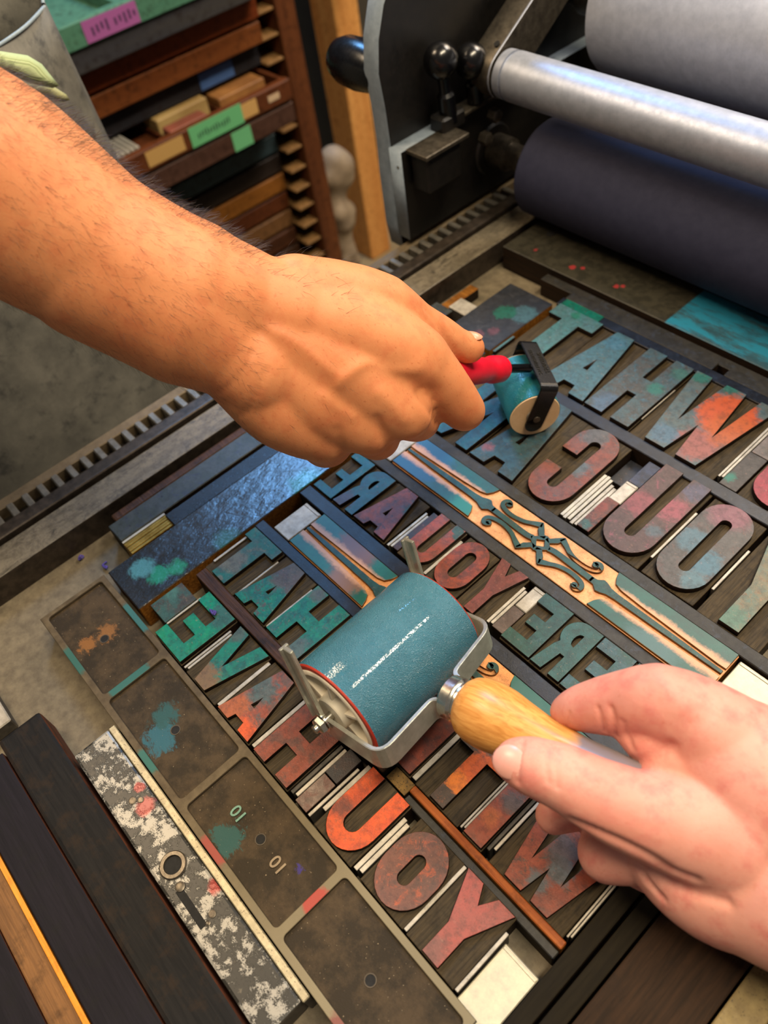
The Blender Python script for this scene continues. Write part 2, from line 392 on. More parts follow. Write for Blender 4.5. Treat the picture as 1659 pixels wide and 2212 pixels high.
for (yy, zz) in ((330, 86), (318, 70)):
    lathe('nut', (-206, yy, zz), (1, 0, 0), [(0, 6), (8, 6), (9, 4)], [M['steel_dark']], car, 6, smooth=False)
lathe('knob', (-250, 250, 140), (-1, 0, 0), [(0, 15), (6, 17.5), (30, 20.5), (48, 19.5), (58, 16), (64, 9.5), (66, 0)], [metal('knob_black', '#07080c', '#0b0d12', 50, 0.24, 0.0, bumps=0.01)], car, 48)
box('rear_light_block', -236, 620, 560, 760, 14, 250, M['black_paint'], parent=car, bev=4)  # unseen box added behind the drum to block light from the back
lathe('far_knob', (-236, 400, 196), (1, 0, 0), [(0, 13), (14, 15), (20, 12), (22, 0)], [M['steel_dark']], car, 32)

# ------------------------------------------------------------------ wood type
def arc(cx, cy, rx, ry, a0, a1, n=14):
    return [(cx + rx * math.cos(math.radians(a0 + (a1 - a0) * k / n)), cy + ry * math.sin(math.radians(a0 + (a1 - a0) * k / n))) for k in range(n + 1)]
def glyph(ch, w, h, st):
    """outline loops in mm, letter upright, left to right; st = stem width"""
    t = min(0.21 * h, st * 0.98) if h < 60 else 0.185 * h
    if ch == 'E':
        m0 = 0.41 * h; m1 = m0 + t * 0.95
        return [[(0, 0), (w, 0), (w, t), (st, t), (st, m0), (w * 0.8, m0), (w * 0.8, m1), (st, m1), (st, h - t), (w, h - t), (w, h), (0, h)]]
    if ch == 'T':
        a = (w - st) / 2; return [[(a, 0), (a + st, 0), (a + st, h - t), (w, h - t), (w, h), (0, h), (0, h - t), (a, h - t)]]
    if ch == 'I': return [[(0, 0), (w, 0), (w, h), (0, h)]]
    if ch == 'H':
        b0, b1 = 0.38 * h, 0.61 * h
        return [[(0, 0), (st, 0), (st, b0), (w - st, b0), (w - st, 0), (w, 0), (w, h), (w - st, h), (w - st, b1), (st, b1), (st, h), (0, h)]]
    if ch == 'A':
        return [[(0, 0), (.33 * w, 0), (.37 * w, .12 * h), (.62 * w, .12 * h), (.66 * w, 0), (w, 0), (.70 * w, h), (.32 * w, h)],
                [(.455 * w, .36 * h), (.505 * w, .55 * h), (.56 * w, .36 * h)]]
    if ch == 'V': return [[(.33 * w, 0), (.69 * w, 0), (w, h), (.70 * w, h), (.51 * w, .40 * h), (.30 * w, h), (0, h)]]
    if ch == 'W':
        return [[(.19 * w, 0), (.43 * w, 0), (.50 * w, .42 * h), (.57 * w, 0), (.81 * w, 0), (w, h), (.80 * w, h), (.71 * w, .36 * h),
                 (.62 * w, h), (.38 * w, h), (.29 * w, .36 * h), (.20 * w, h), (0, h)]]
    if ch == 'Y': return [[(.33 * w, 0), (.67 * w, 0), (.67 * w, .42 * h), (w, h), (.67 * w, h), (.51 * w, .78 * h), (.34 * w, h), (0, h), (.33 * w, .42 * h)]]
    if ch == 'N': return [[(0, 0), (.30 * w, 0), (.30 * w, .52 * h), (.68 * w, 0), (w, 0), (w, h), (.70 * w, h), (.70 * w, .48 * h), (.32 * w, h), (0, h)]]
    r = w / 2; ry = min(r * (1.05 if h > 60 else 1.12), h / 2); ir = max(0.6, (w - 2 * st) / 2)
    if ch == 'O':
        o = arc(r, h - ry, r, ry, 0, 180) + arc(r, ry, r, ry, 180, 360)
        i = arc(r, h - st * 1.02 - ir, ir, ir, 0, 180, 8) + arc(r, st * 1.02 + ir, ir, ir, 180, 360, 8)
        return [o, i]
    if ch == 'U':
        return [arc(r, ry, r, ry, 180, 360) + [(w, h), (w - st, h)] + arc(r, st * 1.0 + ir, ir, ir, 0, -180, 8) + [(st, h), (0, h)]]
    if ch == 'C':
        g0, g1 = 0.395 * h, 0.60 * h
        return [arc(r, h - ry, r, ry, 0, 180) + arc(r, ry, r, ry, 180, 360) + [(w, g0), (w - st, g0)] +
                arc(r, st + ir, ir, ir, 0, -180, 8) + arc(r, h - st - ir, ir, ir, 180, 0, 8) + [(w - st, g1), (w, g1)]]
    if ch == 'R':
        bw = w * 0.95; rr = 0.27 * h
        o = [(0, 0), (st, 0), (st, .36 * h), (.52 * w, .36 * h), (.62 * w, 0), (w, 0), (.86 * w, .42 * h)] + \
            arc(bw - rr * .9, h - rr, rr * .9, rr, -50, 90, 10) + [(0, h)]
        i = [(st, .56 * h)] + arc(bw - rr * .9 - 1, .68 * h, .055 * h, .115 * h, -90, 90, 6) + [(st, .80 * h)]
        return [o, i]
inkid = [0]
def type_block(ch, x0, x1, y0, y1, label, cols, group=None, st=0.34, blobs=(), bx=None, by=None, th=0.5, rough=0.4, counter=None, cz=None, dz=0.0, sc=0.07):
    """one piece of wood type, face mirrored (the letter's left side lies towards +x)"""
    w_, h_ = x1 - x0, y1 - y0
    cz = cz or (-4.6 if h_ > 60 else -3.4)
    bx = bx or (x0 - 0.6, x1 + 0.6); by = by or (y0 - 0.8, y1 + 0.8)
    t = thing('wood_type_letter', label, 'wood type', ((bx[0] + bx[1]) / 2 * MM, (by[0] + by[1]) / 2 * MM, BED * MM), group)
    inkid[0] += 1
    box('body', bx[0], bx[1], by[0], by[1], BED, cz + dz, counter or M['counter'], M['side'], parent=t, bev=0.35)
    s = st * w_ if st < 1 else st
    loops = [[(x1 - x, y0 + y) for x, y in lp] for lp in glyph(ch, w_, h_, s)]
    fm = inked('ink_%s_%d' % (ch, inkid[0]), *cols, blobs=blobs, seed=inkid[0] * 3 + 11, th=th, rough=rough, sc=sc)
    prism_obj('letter_face', loops, cz + dz - 0.3, dz, [fm, M['side']], t, bev=0.22)
    return t
TEAL, TEALB, GRN = '#117068', '#0a8a72', '#0a9a72'
BRN, RED, ORG, MAR = '#6a3f34', '#8a3f2a', '#d0521a', '#a24a3f'
GBL, GRY = '#4c6f78', '#57605f'
# lowest row: HAVE / YOU
g = 'letters of the lowest row'
type_block('E', -36.7, -6.4, -166, -123.5, 'wooden letter E with bright wet green ink, corner letter beside the small wood block', (TEALB, GRN), st=9.6, blobs=((-14, -128, 9, 3, '#3b6a62'),))
type_block('V', 0.5, 31, -166, -124, 'wooden letter V half green and half bare orange-brown, right after the bright green E', (TEAL, TEALB), blobs=((14, -166, 14, 3, '#8a6440'), (3, -128, 6, 3, '#5a6a60')))
type_block('A', 35.5, 66.3, -166, -124, 'wooden letter A with scuffed orange and dull blue-grey ink beside the iron furniture', (RED, '#6a5048', '#4e6468'), blobs=((58, -166, 9, 4, ORG), (40, -160, 12, 4, '#a2552d'), (46, -140, 9, 4, '#4f6a6c')))
type_block('H', 72.2, 103.4, -166, -124.5, 'brownish red wooden letter H beside the iron furniture, under the steel prong', (RED, BRN, '#8c4434'))
type_block('U', 128.2, 157.5, -166, -123.8, 'bright orange wooden letter U with dark speckles', ('#d0521a', '#c2481a', '#a04a26'), st=9.6, counter=M['counter'], blobs=((133, -150, 5, 4, '#6b3326'),))
type_block('O', 166.2, 197, -166, -124.3, 'dull brown wooden letter O with orange specks, next to the orange U', (BRN, '#64433b', '#a04a2c'), st=11.8, th=0.55)
type_block('Y', 200.6, 231.6, -166, -123.7, 'plain brick-red wooden letter Y at the lower right end of its row', (MAR, '#94493f'), blobs=((213, -163, 7, 4, '#7a4a42'),))
# second row: WITH / WHAT
type_block('T', -57.6, -26, -113, -70, 'teal inked wooden letter T, first of the narrow row beside the bright reglet', (TEAL, '#3c6a66', '#6d7468'), st=14.5, blobs=((-45, -98, 9, 3, '#6f6f64'),), bx=(-58, -25))
type_block('A', -22.6, 9.2, -112.6, -70, 'teal inked wooden letter A with rusty red top, between the teal T and teal H', (TEAL, TEALB, '#5b5350'), blobs=((-8, -76, 14, 5, '#60504c'),))
type_block('H', 13.2, 45.4, -113, -70, 'teal inked wooden letter H lying against the upper left of the big blue roller', (TEAL, TEALB, '#4a6a68'), blobs=((38, -110, 8, 4, '#5a6a6a'), (19, -74, 6, 4, '#5d5f5a')))
type_block('W', 49.5, 97, -113, -70, 'wooden letter W mostly hidden below the big blue roller', (TEAL, BRN))
type_block('H', 113, 145.4, -112.6, -70, 'dark red wooden letter H half hidden below the steel frame of the big roller', ('#5d2416', '#7c2f16', '#3a201a'))
type_block('T', 150.6, 181.6, -112.6, -70, 'wooden letter T with a flaming orange patch beside the thumb of the right hand', ('#5a4438', '#4a3c34', '#7a4630'), st=9.8, blobs=((171, -86, 11, 3, '#d05a14'), (167, -97, 6, 2, '#d8741a')))
type_block('I', 186.3, 198.6, -112.8, -70.5, 'narrow reddish wooden letter I below the thumb', (RED, '#8a4a38', '#6b5a58'), blobs=((192, -98, 4, 3, '#a8592f'), (194, -84, 6, 4, '#5c5450')))
type_block('W', 206.5, 250.5, -113.2, -70.5, 'rust-red wooden letter W with a mottled blue-grey streak, under the fingertips of the right hand', (RED, '#7a3626', '#5a4038'), blobs=((229, -104, 5, 3, '#5f6c74'), (233, -92, 6, 3, '#66757f'), (228, -84, 8, 4, '#5f5c60')), bx=(204.8, 252.4))
# third row: YOU ARE / WHERE
type_block('E', -57, -37.2, -17.5, 25, 'small teal wooden letter E under the edge of the left hand', ('#0f5f63', '#145a6a'), blobs=(), rough=0.3)
type_block('R', -35.8, -14.8, -17, 24.8, 'small blue-teal wooden letter R beside the rusty A', ('#155a62', '#1c4f60', '#3c3a3c'), st=8, blobs=((-30, -12, 7, 4, '#4a2f2c'),), rough=0.32)
type_block('A', -13.6, 17.6, -16.4, 25.6, 'rusty red wooden letter A just above the free steel prong', (RED, '#68362e', '#4c3532'), blobs=((14, 14, 7, 3, '#1d5f58'),))
type_block('U', 30.2, 53, -15, 26, 'narrow reddish wooden letter U right behind the far prong of the big roller', (RED, BRN, '#8a3c2c'), st=8.2, blobs=((50, 22, 5, 2, '#1f5f58'),))
type_block('O', 57.4, 82.6, -15.6, 25.6, 'small dark red wooden letter O between the narrow U and the small Y', (RED, '#62352e', '#8c3a2a'), st=8.8, counter=M['counter'])
type_block('Y', 85, 107.4, -16.6, 26.6, 'small reddish wooden letter Y next to the pale spacing pieces', ('#743a34', '#66352f'))
type_block('E', 122.6, 144.4, -15.6, 25.4, 'dark green wooden letter E to the upper right of the steel frame', ('#2c5850', '#27504a', '#3c6260'), st=8.6, rough=0.34)
type_block('R', 145.3, 166.6, -15.6, 25.6, 'dark green wooden letter R just above the index finger of the right hand', ('#2a554e', '#305f5a'), st=8, rough=0.34)
type_block('E', 167.6, 190, -15.6, 25.4, 'dark green wooden letter E partly covered by the knuckle of the right hand', ('#2d5752', '#3a5f66'), st=8.6, rough=0.32)
type_block('H', 191.4, 213, -15.6, 25.4, 'dark green wooden letter H hidden below the right hand', ('#2d5752', '#3a5f66'), st=8)
# fourth row, tall letters: YOU CAN
type_block('N', -36, 2, 79, 158.6, 'tall glossy blue-teal letter N below the curled fingers of the left hand', ('#1c4d63', '#1a5f70', '#2d5c68'), rough=0.3)
type_block('A', 5.2, 46, 79, 158.6, 'tall blue-grey letter A just in front of the small roller', ('#3c5f6a', '#3c4f52', '#2a5568'), blobs=((12, 92, 4, 3, '#7c4a50'), (10, 130, 16, 5, '#0f5f78')), bx=(4, 48.6))
type_block('C', 50.4, 84.6, 79.6, 158.4, 'tall rust-brown letter C with blue-grey smudges', ('#6c4238', '#7a3f30', '#5d5453'), st=13, blobs=((72, 118, 7, 3, '#5d7078'), (62, 150, 10, 4, '#5f6365')), bx=(48.6, 86.4))
type_block('U', 113.2, 148.2, 80.4, 160, 'tall plum-brown letter U with pinkish red smears', ('#5f4744', '#5a4642', '#7a4550'), st=13.6, blobs=((120, 120, 10, 5, '#7f4248'), (139, 130, 9, 5, '#8a4650'), (142, 152, 8, 4, '#5c5a70'), (141, 108, 5, 3, '#566670')), bx=(111.6, 150.2))
type_block('O', 154, 187.8, 80.8, 158.4, 'tall letter O with sky-blue streaks fading to plum at its top', ('#575452', '#5f5c5a', '#6a5450'), st=13.2, blobs=((163, 118, 9, 4, '#557888'), (178, 108, 10, 4, '#4f7c90'), (182, 92, 8, 4, '#5a7f8c'), (168, 150, 13, 6, '#7a4d58')), bx=(152.6, 189.8))
type_block('Y', 194, 232, 79.6, 158.4, 'tall pale green-brown letter Y at the right edge of the picture', ('#5f7466', '#77745a', '#8a6a48'), rough=0.35, blobs=((210, 84, 9, 3, '#4f7a68'),), bx=(193, 234))
# fifth row, tall letters: DO WHAT
type_block('T', -55.4, -11.2, 171.6, 250.8, 'tall pale blue-green letter T behind the black frame of the small roller', ('#4c7f80', '#54787a', '#5d8c9a'), st=16.6, blobs=((-35, 246, 4, 2, '#2a7f68'),), bx=(-56.4, -10))
type_block('A', -9.2, 32.4, 171.4, 250.4, 'tall blue-green letter A right of the black frame of the small roller', ('#4a6f78', '#4c7684', '#566460'), bx=(-9.6, 33.2), blobs=((10, 238, 8, 4, '#4d7c92'),))
type_block('H', 33.9, 72.9, 171.2, 250.8, 'tall blue-grey letter H with brownish patches, between the tall A and tall W', ('#4d6368', '#555450', '#4a7080'), st=15.6, blobs=((64, 215, 6, 3, '#33786e'), (68, 240, 6, 3, '#45736c'), (46, 180, 10, 5, '#566f88')))
type_block('W', 75.2, 140.6, 171, 251.2, 'tall letter W with a large burnt orange smear over blue-grey ink', ('#566c72', '#5f6a68', '#6a5c50'), st=15, blobs=((118, 188, 15, 6, '#8f5048'), (117, 226, 20, 5, '#b84a14'), (128, 214, 17, 6, '#a8501e'), (82, 246, 6, 3, '#2f7568'), (104, 249, 5, 2, '#2f7568'), (95, 182, 9, 5, '#55748a')), bx=(74.6, 142.4))
type_block('O', 162.9, 198, 171.6, 250.4, 'tall crimson letter O cut by the right edge of the picture', ('#8c2f3c', '#8a3440', '#a0404a'), st=13.5, bx=(160.6, 200))

# ------------------------------------------------------------------ spacing material between the letters
def strip(name, x0, x1, y0, y1, z, mt, ms, label, cat, group=None, bev=0.25, rot=None):
    return tag(box(name, x0, x1, y0, y1, BED, z, mt, ms, bev=bev, rot=rot), label, cat, group)
LG = 'metal leads between the letters'
def lead(x0, x1, y0, y1, where, z=-3.2, tone='lead', n=1):
    wd = (x1 - x0) / n
    for i in range(n):
        pos = '' if n == 1 else (', left of two' if i == 0 else ', right of two') if n == 2 else ', strip %s of the bundle' % ('nearest the left', 'in the middle', 'nearest the right')[i]
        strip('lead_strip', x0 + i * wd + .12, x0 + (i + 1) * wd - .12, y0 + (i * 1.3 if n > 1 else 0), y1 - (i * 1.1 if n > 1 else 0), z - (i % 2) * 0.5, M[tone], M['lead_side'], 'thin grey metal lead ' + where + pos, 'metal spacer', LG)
lead(-4.3, -0.6, -166, -130, 'between the bright green E and the V', n=2)
lead(31.8, 34.6, -165, -126, 'between the V and the scuffed A of the lowest row')
lead(67.6, 70.4, -165, -126, 'between the scuffed A and the brownish red H')
lead(104.6, 107.2, -165, -128, 'dark, against the brownish red H', tone='lead_side')
lead(107.8, 110.3, -164, -128, 'pale, beside the two small wood squares')
lead(121.2, 123.4, -166, -130, 'right of the two small wood squares')
lead(124.2, 127.2, -158, -124.5, 'against the bright orange U')
lead(158.8, 164.6, -165.4, -129.6, 'between the orange U and the dull brown O', n=2, tone='lead')
lead(197.4, 199.7, -166, -124, 'between the dull brown O and the plain red Y')
lead(232.2, 234.4, -166, -131, 'between the plain red Y and the bright square quad')
lead(-57.4, -55.4, -107, -79, 'lying in front of the teal T', z=-1.8)
lead(-24.6, -23.0, -112, -76, 'between the teal T and the teal A')
lead(10.0, 12.4, -112, -74, 'between the teal A and the teal H')
lead(46.2, 48.4, -112, -74, 'between the teal H and the big blue roller')
lead(146.2, 149.4, -112, -72, 'between the dark red H and the T with the orange patch')
lead(182.6, 185.6, -112, -72, 'between orange-patched T and narrow I', n=2)
lead(199.6, 201.8, -110, -74, 'greenish, right after the narrow reddish I', tone='lead_side')
lead(202.2, 204.2, -107.5, -74, 'pale, between the narrow I and the rust-red W')
lead(252.9, 255.6, -112, -72, 'after the rust-red W', n=2)
lead(19.6, 23.8, -16, 21, 'between the rusty small A and the narrow U', n=2)
lead(53.9, 56.4, -15, 20, 'between the narrow U and the small red O')
lead(108.0, 112.6, -13, 21, 'right of the small reddish Y', n=2)
lead(73.5, 74.6, 186, 226, 'between the tall H and the tall W', z=-2.4)
lead(190.6, 192.6, 97, 136, 'between the tall blue-streaked O and the tall Y')
lead(150.4, 152.4, 92, 140, 'between the tall plum U and the tall blue-streaked O')
lead(86.9, 89.6, 81, 128, 'first of the bundle after the tall C', z=-3.5, tone='bright_lead')
lead(89.8, 95.2, 80, 128, 'of the bundle after the tall C', z=-3.0, tone='bright_lead', n=2)
lead(95.6, 101.2, 80, 124, 'of the bundle before the tall plum U', z=-4.0, tone='lead', n=2)
WS = 'small wood spacing blocks'
def spacer(x0, x1, y0, y1, z, cols, label, blobs=(), seed=60):
    m = inked('spacer_ink_%d' % seed, *cols, seed=seed, blobs=blobs)
    strip('wood_spacer', x0, x1, y0, y1, z, m, M['side'], label, 'wood spacer', WS)
spacer(-57.4, -38.4, -157.5, -132.6, -0.6, ('#4f4a3e', '#3a6058'), 'small wood block with teal smears left of the bright green E', ((-54, -142, 5, 3, '#4a7a70'),), 60)
strip('lead_strip', -38.2, -36.9 + .1, -157, -130, -1.2, M['bright_lead'], M['lead_side'], 'pinkish white lead leaning on the bright green E', 'metal spacer', LG)
spacer(111.2, 120.8, -166.2, -145.3, -1.6, ('#8a7468', '#7a5348', '#a08c80'), 'pinkish worn square wood block between H and orange U, lower one', (), 61)
spacer(111.0, 120.8, -144.6, -126, -1.2, ('#3c3a3c', '#443430'), 'dark square wood block between H and orange U, upper one', (), 62)
spacer(24.4, 29.6, -15, 24, -2.2, ('#38363a', '#4a3430'), 'dark wood spacer between the rusty small A and the narrow U', (), 63)
spacer(113.2, 121.8, -13.4, 6.6, -2.6, ('#5a4a42', '#6e5f58'), 'greyish wood block between the small Y and the green E', (), 64)
spacer(101.6, 111.2, 80, 112, -1.2, ('#4b3c38', '#6e3c30'), 'wood block with red smears in front of the tall plum U', ((106, 84, 4, 2, '#3a6a68'), (104, 102, 4, 2, '#7c3a30')), 65)
spacer(87.2, 100.6, 134, 158.4, -14, ('#22242c', '#2a2f3c'), 'sunken dark blue wood block behind the bundle of leads', (), 66)
spacer(101.6, 111, 134.5, 158.5, -5, ('#2a3040', '#3c4560'), 'blue-black wood block above the square metal quad', (), 67)
spacer(147, 159.6, 171, 208, -3.0, ('#55504c', '#4b4643'), 'grey wood block left of the crimson letter O', ((149, 180, 4, 2, '#2f8070'),), 68)
spacer(147.2, 160.0, 209, 250, -3.4, ('#76706c', '#8a7f7c'), 'pale grey wood block left of the crimson letter O, further one', (), 69)
lead(142.8, 146.6, 176, 246, 'between the tall W and the grey wood block', n=2, tone='lead')
QG = 'bright metal quads'
def quad(x0, x1, y0, y1, z, label, tone='quad_bright'):
    t = thing('metal_quad', label, 'metal quad', ((x0 + x1) / 2 * MM, (y0 + y1) / 2 * MM, BED * MM), QG)
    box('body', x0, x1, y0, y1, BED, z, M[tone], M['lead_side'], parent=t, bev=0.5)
    box('ridge', x0 + .6, x1 - .6, y1 - 2.6, y1 - 1.0, z - .1, z + 0.45, M[tone], parent=t, bev=0.3)
quad(235.2, 256, -171, -134.4, -6, 'bright pale square metal quad beside the brick-red Y')
quad(-50.6, -33.6, -60, -30, -4, 'bluish shiny square quad at the left end of the lower ornament', 'lead')
quad(229.6, 256, 40, 68, -5, 'cream coloured square metal quad beyond the end of the long ornament')
quad(101.6, 111, 113.4, 133.4, -3.6, 'small square grey quad beside the tall plum U', 'lead')
quad(113.2, 122, 7.4, 26.4, -3.2, 'small ribbed quad between the small Y and the green E', 'lead')
quad(-50, -34, 36.6, 68, -3, 'bluish quad under the left hand at the start of the long ornament', 'lead')

# ------------------------------------------------------------------ long reglets between the rows
RG = 'dark reglets between the rows'
def reglet(x0, x1, y0, y1, z, label, mt='dark_reglet', ms='dark_side', bev=0.5, name='reglet', cat='reglet', group=RG):
    return strip(name, x0, x1, y0, y1, z, M[mt], M[ms], label, cat, group, bev)
M['blue_reglet'] = inked('blue_reglet', '#1d222c', '#262b38', '#2c3648', seed=71, rough=0.34, grain=False, bumps=0.25)
M['brown_reglet'] = wood('brown_reglet', '#7a3c1a', '#9a5526', 72, 'x', 0.45, dark='#3a1c0e')
M['rust_reglet'] = wood('rust_reglet', '#2e1e14', '#4a3222', 73, 'x', 0.42, dark='#15110e')
reglet(-54.5, 134.5, -122.6, -114.4, 0.6, 'dark iron reglet with rusty end, between the bright green E and the teal T', 'rust_reglet')
reglet(-61, 256, -69.2, -61.4, -2.2, 'blue-black reglet between the teal T and the lower ornament', 'blue_reglet')
reglet(-61, 256, -28.6, -18.6, -2.2, 'blue-black reglet between the lower ornament and the row of small letters', 'blue_reglet')
reglet(-57, 256, 27, 35.6, -2.6, 'dark reglet between the small letters and the long ornament')
reglet(-57, 256, 69, 78, -2.6, 'dark reglet between the long ornament and the tall C')
reglet(-57, 256, 159.8, 170.2, -2.6, 'dark blue-black reglet between the two rows of tall letters', 'blue_reglet')
reglet(151.2, 255.2, -118.6, -114.2, -1.5, 'orange-brown wooden reglet above the brick-red Y', 'brown_reglet', 'amber_side', group=None)
reglet(151.2, 255, -123.6, -119.0, -5.5, 'black rubbery reglet lying beside the orange-brown wooden one', group=None)
strip('brass_spacer', 135.8, 150.6, -122, -113.6, -4, metal('brass_block', '#5a4420', '#7a5c28', 74, 0.5, 0.5, spots=('#2a2014', 0.55)), M['dark_side'], 'tarnished brass block at the head of the orange-brown reglet', 'brass spacer')
# strips beyond the top row
reglet(-61, 256, 252.2, 262, -3.2, 'dark furniture strip touching the tall top row', 'blue_reglet')
reglet(-60, 80.6, 262.6, 272.2, -3.6, 'dark furniture strip left of the square gap near the end bar')
reglet(90.4, 256, 262.6, 272.2, -3.6, 'dark furniture strip right of the square gap near the end bar')
reglet(-96, 256, 272.8, 282.4, -6, 'dark furniture strip lying against the iron end bar')
strip('wood_spacer', -57, -18.4, 252.6, 261.6, -2.6, inked('green_strip', '#0a6a58', '#0d7762', seed=75, rough=0.35), M['side'], 'bright green inked strip above the tall blue-green T', 'wood spacer')

# ------------------------------------------------------------------ ornaments
def ribbon(pts, ws):
    L, Rr = [], []
    n = len(pts)
    for i in range(n):
        a = Vector(pts[max(0, i - 1)]); b = Vector(pts[min(n - 1, i + 1)]); d = (b - a).normalized(); nn = Vector((-d.y, d.x))
        p = Vector(pts[i]); w_ = ws[i] if isinstance(ws, (list, tuple)) else ws
        L.append(tuple(p + nn * w_)); Rr.append(tuple(p - nn * w_))
    return L + Rr[::-1]
def smoothpts(P, n=5):
    out = []
    for i in range(len(P) - 1):
        p0 = Vector(P[max(i - 1, 0)]); p1 = Vector(P[i]); p2 = Vector(P[i + 1]); p3 = Vector(P[min(i + 2, len(P) - 1)])
        for k in range(n):
            t = k / n; out.append(tuple(0.5 * ((2 * p1) + (p2 - p0) * t + (2 * p0 - 5 * p1 + 4 * p2 - p3) * t * t + (3 * p1 - p0 - 3 * p2 + p3) * t ** 3)))
    out.append(tuple(P[-1])); return out
def ornament(cx, cy, label, ink, cream, blobs):
    t = thing('wood_ornament', label, 'type ornament', (cx * MM, cy * MM, BED * MM), 'carved ornament borders')
    x0, x1, hw = -126.5, 133, 16
    cm = NT('carved_wood_%d' % int(cy + 100))
    c = cm.mix(cm.ramp(cm.noise(0.12, 5, 6, 0.7), 0.42, 0.62), lin(cream[0]), lin(cream[1]))
    c = cm.mix(cm.math('MULTIPLY', cm.ramp(cm.noise(0.9, 8, 4, 0.7, (1, 1, 1)), 0.56, 0.7), 0.55), c, lin('#5d3a44'))
    c = cm.mix(cm.math('MULTIPLY', cm.ramp(cm.noise(0.25, 9, 4, 0.7, (1, 1, 1)), 0.55, 0.7), 0.5), c, lin('#7a5230'))
    cm.bump(cm.noise(1.2, 3, 4, 0.6), 0.7, 0.5); ground = cm.out(c, 0.6, 0.0, 0.3)
    box('carved_ground', cx + x0, cx + x1, cy - hw, cy + hw, BED, -2.0, ground, M['amber_side'], parent=t, bev=0.4)
    im = NT('ornament_ink_%d' % int(cy + 100))
    c = im.mix(im.ramp(im.noise(0.1, 4, 5, 0.7), 0.42, 0.6), lin(ink[0]), lin(ink[1]))
    for i, b in enumerate(blobs): c = im.mix(im.blob(*b[:4], seed=i + 20), c, lin(b[4]))
    # the ink is rubbed away where the flat falls off towards the carved channel
    sp = im.n.new('ShaderNodeSeparateXYZ'); im.L(im.pos, sp.inputs[0])
    dy = im.math('ABSOLUTE', im.math('SUBTRACT', sp.outputs['Y'], cy))
    dy = im.math('ADD', dy, im.math('MULTIPLY', im.math('SUBTRACT', im.noise(0.09, 11, 6, 0.75), 0.5), 9.0))
    rub = im.math('MULTIPLY', im.ramp(dy, 8.4, 5.6), im.ramp(im.math('SUBTRACT', im.math('ABSOLUTE', im.math('SUBTRACT', sp.outputs['Y'], cy)), 0), 2.3, 2.9))
    c2 = im.mix(rub, c, lin('#b98a68'))
    im.bump(im.math('ADD', im.noise(1.4, 3, 4, 0.6), im.noise(5, 4, 2, 0.6)), 0.25, 0.2)
    flat = im.out(c2, 0.36, 0.0, 0.5)
    M['orn_flat'] = flat
    mats = [flat, M['amber_side']]
    mot = [inked('motif_ink_%d' % int(cy + 100), '#2c5a54', '#265049', '#3c5450', seed=33, rough=0.36), M['amber_side']]
    for sx, ex in ((-1, -x0), (1, x1)):
        for sv in (-1, 1):
            pts = [(50, hw - .4), (51.5, 11), (54, 7.2), (59, 5.6), (75, 4.6), (ex - 6, 3.0), (ex - .5, 3.2), (ex - .5, hw - .4)]
            lp = [(cx + sx * u, cy + sv * v) for u, v in pts]
            prism_obj('flat_field', [lp], -2.2, 0, mats, t, bev=0.25)
        line = ribbon([(cx + sx * u, cy) for u in (40, 44, 47.5, 50.5, 54, 60, 100, ex - 5, ex - 1)], [1.9, 2.3, 5.0, 4.4, 2.9, 2.3, 1.8, 1.2, 1.1])
        prism_obj('centre_line', [line], -2.2, 0, mot, t, bev=0.2)
        for sv in (-1, 1):
            sc_ = smoothpts([(35.4, 10.2), (36.2, 11.6), (38.2, 12.2), (40.2, 10.6), (39.8, 7.6), (35.5, 5.4), (28, 4.7), (20, 6.2), (13.5, 9.4), (8.2, 12.0)])
            pl = [(cx + sx * u, cy + sv * v) for u, v in sc_]
            prism_obj('scroll', [ribbon(pl, [2.0, 2.0, 1.8] + [1.6] * (len(pl) - 10) + [1.7, 1.8, 1.9, 2.0, 2.1, 2.2, 2.2])], -2.2, 0, mot, t, bev=0.2)
            prism_obj('scroll_tip', [arc(cx + sx * 36.2, cy + sv * 10.2, 2.2, 2.0, 0, 354, 20)], -2.2, 0, mot, t, bev=0.2)
            lk = ribbon([(cx + sx * 9.4, cy + sv * 13.2), (cx + sx * 6.8, cy + sv * 8.6), (cx + sx * 3.2, cy + sv * 5.0), (cx + sx * 0.4, cy + sv * 5.4)], [0.9, 2.2, 2.0, 1.6])
            prism_obj('strapwork', [lk], -2.2, 0, mot, t, bev=0.2)
        if sx > 0: prism_obj('diamond', [[(cx - 8.6, cy), (cx, cy + 7.4), (cx + 8.6, cy), (cx, cy - 7.4)], [(cx - 3.8, cy + .6), (cx + .6, cy + 3.4), (cx + 3.8, cy - .6), (cx - .6, cy - 3.4)]], -2.2, 0, mot, t, bev=0.2)
        sh = ribbon(smoothpts([(cx + sx * 6.6, cy), (cx + sx * 12, cy + sx * 0.9), (cx + sx * 24, cy + sx * 0.6), (cx + sx * 42, cy)]), 2.1)
        prism_obj('shaft', [sh], -2.2, 0, mot, t, bev=0.2)
    return t
ornament(95, 52, 'long carved ornament border with teal ink and pale carved scrolls, the upper fully visible one', ('#1d423d', '#184c44'), ('#dba273', '#c48a5e'), ((-20, 52, 26, 8, '#164a6c'), (40, 40, 14, 6, '#1d6a5c'), (190, 38, 16, 8, '#3a5a5c')))
ornament(96, -45, 'carved ornament border half covered by the big blue roller, coppery left end', ('#175049', '#1a5a4e'), ('#d2935a', '#b87a48'), ((10, -36, 16, 6, '#6a4438'), (22, -56, 12, 5, '#7a543c'), (160, -42, 14, 6, '#2d5850')))

